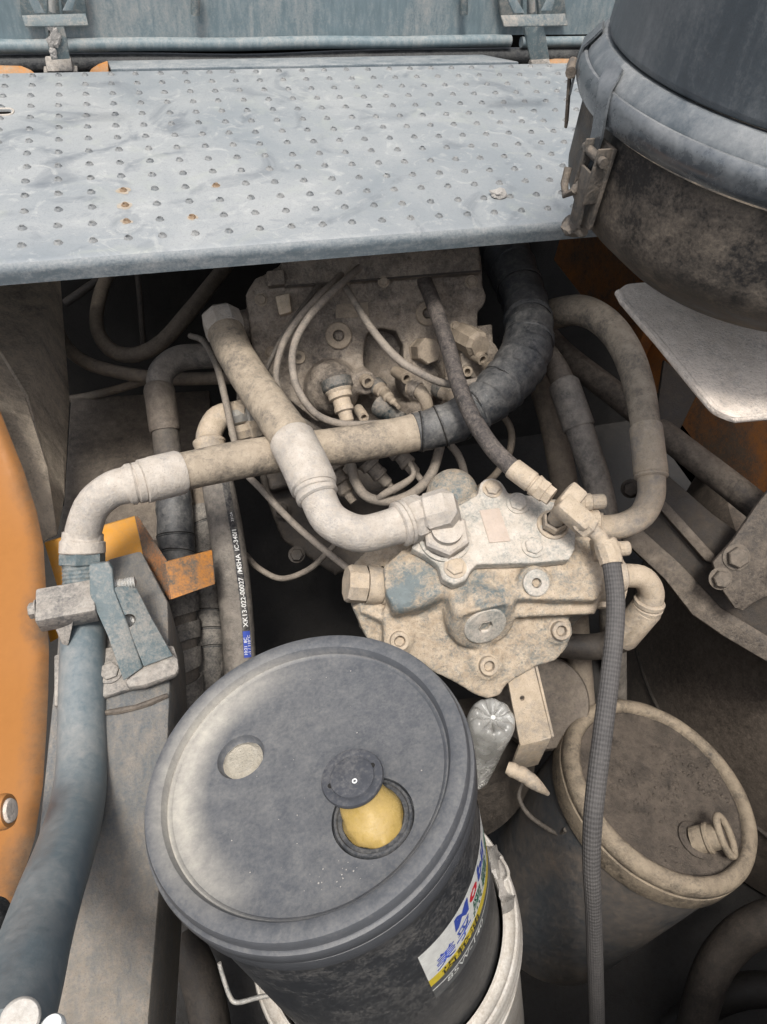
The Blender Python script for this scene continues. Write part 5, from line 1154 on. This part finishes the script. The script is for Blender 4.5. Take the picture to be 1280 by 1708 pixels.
for _ in range(520):
    r, a = .12 * math.sqrt(rr.random()), rr.uniform(0, 6.283); p = PD2 + (a2 * math.cos(a) + b2_ * math.sin(a)) * r
    q_ = (p - on(1185, 1290, PD2, n2)).length
    if noise.noise(p * 18) < (.02 if q_ > .05 else -.5): continue
    s = rr.uniform(.0007, .0024) * (1.5 if q_ < .05 else 1); bb = B(); bmesh.ops.create_icosphere(bb, subdivisions=1, radius=s)
    for v in bb.verts: v.co = V((v.co.x * rr.uniform(.7, 1.5), v.co.y * rr.uniform(.7, 1.4), v.co.z * .7)) + p
    merge(bm, bb)
o = obj('soil_crumbs', bm, M['lidblack2'], t, 70); o['kind'] = 'stuff'
c = on(1160, 1402, PD2, n2); ax = nrm(.72, -.22, .66)
bm = B(); lathe(bm, c, n2, [(0, .001), (.026, .001), (.0265, .003), (.024, .0045), (.016, .005), (.0155, .002)], 36); 
obj('spout_well', bm, M['lidblack2'], t)
bm = B(); lathe(bm, c + n2 * .002, ax, [(0, -.004), (.018, -.004), (.0185, .010), (.0175, .013), (.0205, .015), (.0205, .019), (.0175, .021), (.0165, .032), (0, .0325)], 30); sp2 = obj('spout_neck', bm, M['rim2'], t)
cl = c + ax * .041; e1_, e2_ = basis(ax, UP); L = []
for k in range(25):
    a = 2 * math.pi * k / 24; L.append(cl + e1_ * .011 * math.cos(a) + e2_ * .027 * math.sin(a) + ax * .004 * math.cos(a))
obj('pull_loop', tube(B(), L, [.0052] * 25, 10, cap=False), M['rim2'], sp2)
ph = Path([(872, 1305, 1.06, 6), (866, 1328, 1.055, 7), (878, 1354, 1.05, 8), (904, 1376, 1.04, 8), (932, 1391, 1.03, 8), (944, 1384, 1.01, 8)])
obj('bail_handle', ph.tube(0, 5, 1, 10, .002), M['darkcable'], t)

# ------------------------------------------------------------------ clear plastic bottle wedged beside the pump
def bottle_mat():
    mt, tt, b = newmat('dusty clear plastic')
    vec = nd(tt, 'ShaderNodeTexCoord').outputs['Object']
    b.inputs['Base Color'].default_value = (.80, .82, .81, 1); b.inputs['Roughness'].default_value = .14; b.inputs['IOR'].default_value = 1.45
    n = noi(tt, vec, 30, 3, .5); b.inputs['Transmission Weight'].default_value = .6
    lk(tt, math_(tt, 'SUBTRACT', .72, math_(tt, 'MULTIPLY', math_(tt, 'SUBTRACT', n, .42), 1.4, clamp=True)), b.inputs['Transmission Weight'])
    lk(tt, mix(tt, n, (.62, .60, .55), (.80, .81, .80)), b.inputs['Base Color']); lk(tt, math_(tt, 'MULTIPLY', n, .5), b.inputs['Roughness'])
    return mt
c = W(824, 1194, .93); far = W(792, 1268, 1.02); axb = (c - far).normalized(); e1_, e2_ = basis(axb, UP); NB = 80
t = thing('plastic_bottle', 'clear plastic bottle with a petal shaped base wedged under the pump', 'bottle', c)
bm = B(); rows = []
for r, h, petal in ((.030, -.16, 0), (.0305, -.09, 0), (.0312, -.045, 0), (.0318, -.022, .03), (.0312, -.012, .08), (.0288, -.004, .14), (.0245, .0008, .22), (.0190, .001, .36), (.0130, -.0025, .4), (.0075, -.0055, .2), (.004, -.0055, 0)):
    row = []
    for k in range(NB):
        a = 2 * math.pi * k / NB; s = abs(math.cos(a * 4.5)) ** .6
        row.append(bm.verts.new(c + axb * (h - petal * .024 * (1 - s)) + (e1_ * math.cos(a) + e2_ * math.sin(a)) * (r * (1 - petal * .10 * (1 - s)))))
    rows.append(row)
for A_, B_ in zip(rows, rows[1:]):
    for k in range(NB): bm.faces.new((A_[k], A_[(k + 1) % NB], B_[(k + 1) % NB], B_[k]))
bm.faces.new(rows[-1]); bm.faces.new(rows[0])
obj('shell', bm, bottle_mat(), t, 60)
bm = B(); lathe(bm, c, axb, [(0, -.0045), (.0032, -.0045), (.0030, -.0030), (.0018, -.0026), (.0015, -.0032), (0, -.0032)], 20); obj('base_nub', bm, M['labelwhite'], t)

M['black2'] = dusty('dark brown grime', (.026, .022, .019), (.085, .068, .053), (.045, .037, .03), amt=.42, up=.22, kb=1.2, km=.9, big=8, bump=.35)
M['darkbolt'] = dusty('dark dusty bolt', (.09, .078, .065), (.22, .185, .15), (.14, .115, .09), amt=.5, up=.3, bump=.4)
# ------------------------------------------------------------------ right side frame
nR = nrm(-.40, -.52, .75); PR = W(1150, 950, 1.06)
t = thing('angle_beam', 'brown grimy angle frame running diagonally down the right side', 'frame', PR)
obj('web', pprism([(1040, 884), (1070, 830), (1095, 775), (1190, 858), (1420, 1020), (1420, 1150), (1280, 1078), (1205, 1030), (1139, 965)], PR - nR * .012, nR, .012, .002), M['black2'], t)
obj('lower_lip', pprism([(1036, 898), (1050, 872), (1074, 886), (1139, 944), (1203, 1014), (1290, 1066), (1420, 1140), (1420, 1185), (1290, 1110), (1208, 1062), (1155, 1025), (1109, 966)], PR, nR, .022, .003), M['framedark'], t)
obj('rib', pprism([(1098, 846), (1110, 836), (1122, 848), (1193, 926), (1192, 940), (1178, 936)], PR + nR * .006, nR, .02, .002), M['framedark'], t)
nG = nrm(-.35, -.60, .72); PG = W(1235, 940, .99)
t = thing('gusset_plate', 'brown bolted gusset plate at the right edge of the side frame', 'gusset', PG)
obj('plate', pprism([(1420, 700), (1300, 795), (1266, 838), (1222, 902), (1189, 938), (1206, 985), (1226, 1014), (1240, 1019), (1262, 1003), (1420, 930)], PG, nG, .009, .002), M['framedark'], t)
hexbolt(on(1228, 929, PG, nG), nG, .0145, .013, 'darkbolt', t); hexbolt(on(1202, 965, PG, nG) - nG * .001, nG, .0125, .012, 'darkbolt', t)
p = Path([(900, 545, 1.36, 40), (940, 590, 1.32, 40), (1040, 668, 1.25, 42), (1126, 738, 1.18, 44), (1200, 795, 1.13, 46), (1270, 850, 1.09, 48), (1400, 952, 1.03, 50)])
tag(obj('cross_tube', p.tube(0, 6, 1, 22), M['framedark']), 'grey straight tube slanting behind the arched hose to the gusset', 'tube')
t = thing('brace', 'short dark flat brace under the dusty shelf plate', 'brace', W(1130, 680, 1.2))
obj('bar', prism([W(*q) for q in ((1108, 600, 1.22), (1168, 648, 1.2), (1120, 748, 1.17), (1092, 715, 1.18))], nrm(.3, .6, -.6) * .012, .002), M['black2'], t)
hexbolt(W(1052, 815, 1.13), nrm(-.5, -.6, .6), .012, .012, 'dark', thing('lone_bolt', 'single grimy bolt on the side frame left of the arched hose', 'bolt', W(1052, 815, 1.13)))
# clutter in the dark lower corners
def dark_hose(label, pts, mat='dark'):
    p = Path(pts); return tag(obj('old_hose', p.tube(0, len(pts) - 1, 1, 18), M[mat]), label, 'hose')
dark_hose('brown grimy hose end in the bottom right corner', [(1150, 1760, 1.22, 58), (1180, 1640, 1.2, 60), (1215, 1580, 1.2, 62), (1260, 1545, 1.19, 64), (1330, 1520, 1.18, 66)])
dark_hose('dark hose lying in the bottom right corner under the grimy hose end', [(1120, 1720, 1.3, 50), (1190, 1670, 1.28, 52), (1260, 1650, 1.26, 54), (1340, 1660, 1.25, 54)], 'black')
dark_hose('dark hose on the floor below the black bucket, beside the beam', [(300, 1560, 1.2, 60), (330, 1620, 1.18, 64), (350, 1700, 1.15, 66), (360, 1790, 1.1, 70)], 'dark')
dark_hose('vertical dark hose in shade right of the tan bracket', [(930, 1090, 1.2, 36), (940, 1150, 1.2, 36), (955, 1260, 1.22, 36), (965, 1380, 1.25, 36)])
dark_hose('smooth vertical dark hose behind the woven hose', [(985, 1060, 1.22, 38), (992, 1140, 1.22, 38), (1000, 1260, 1.24, 38)], 'black')
for o in bpy.data.objects:
    if '_w' in o: del o['_w']
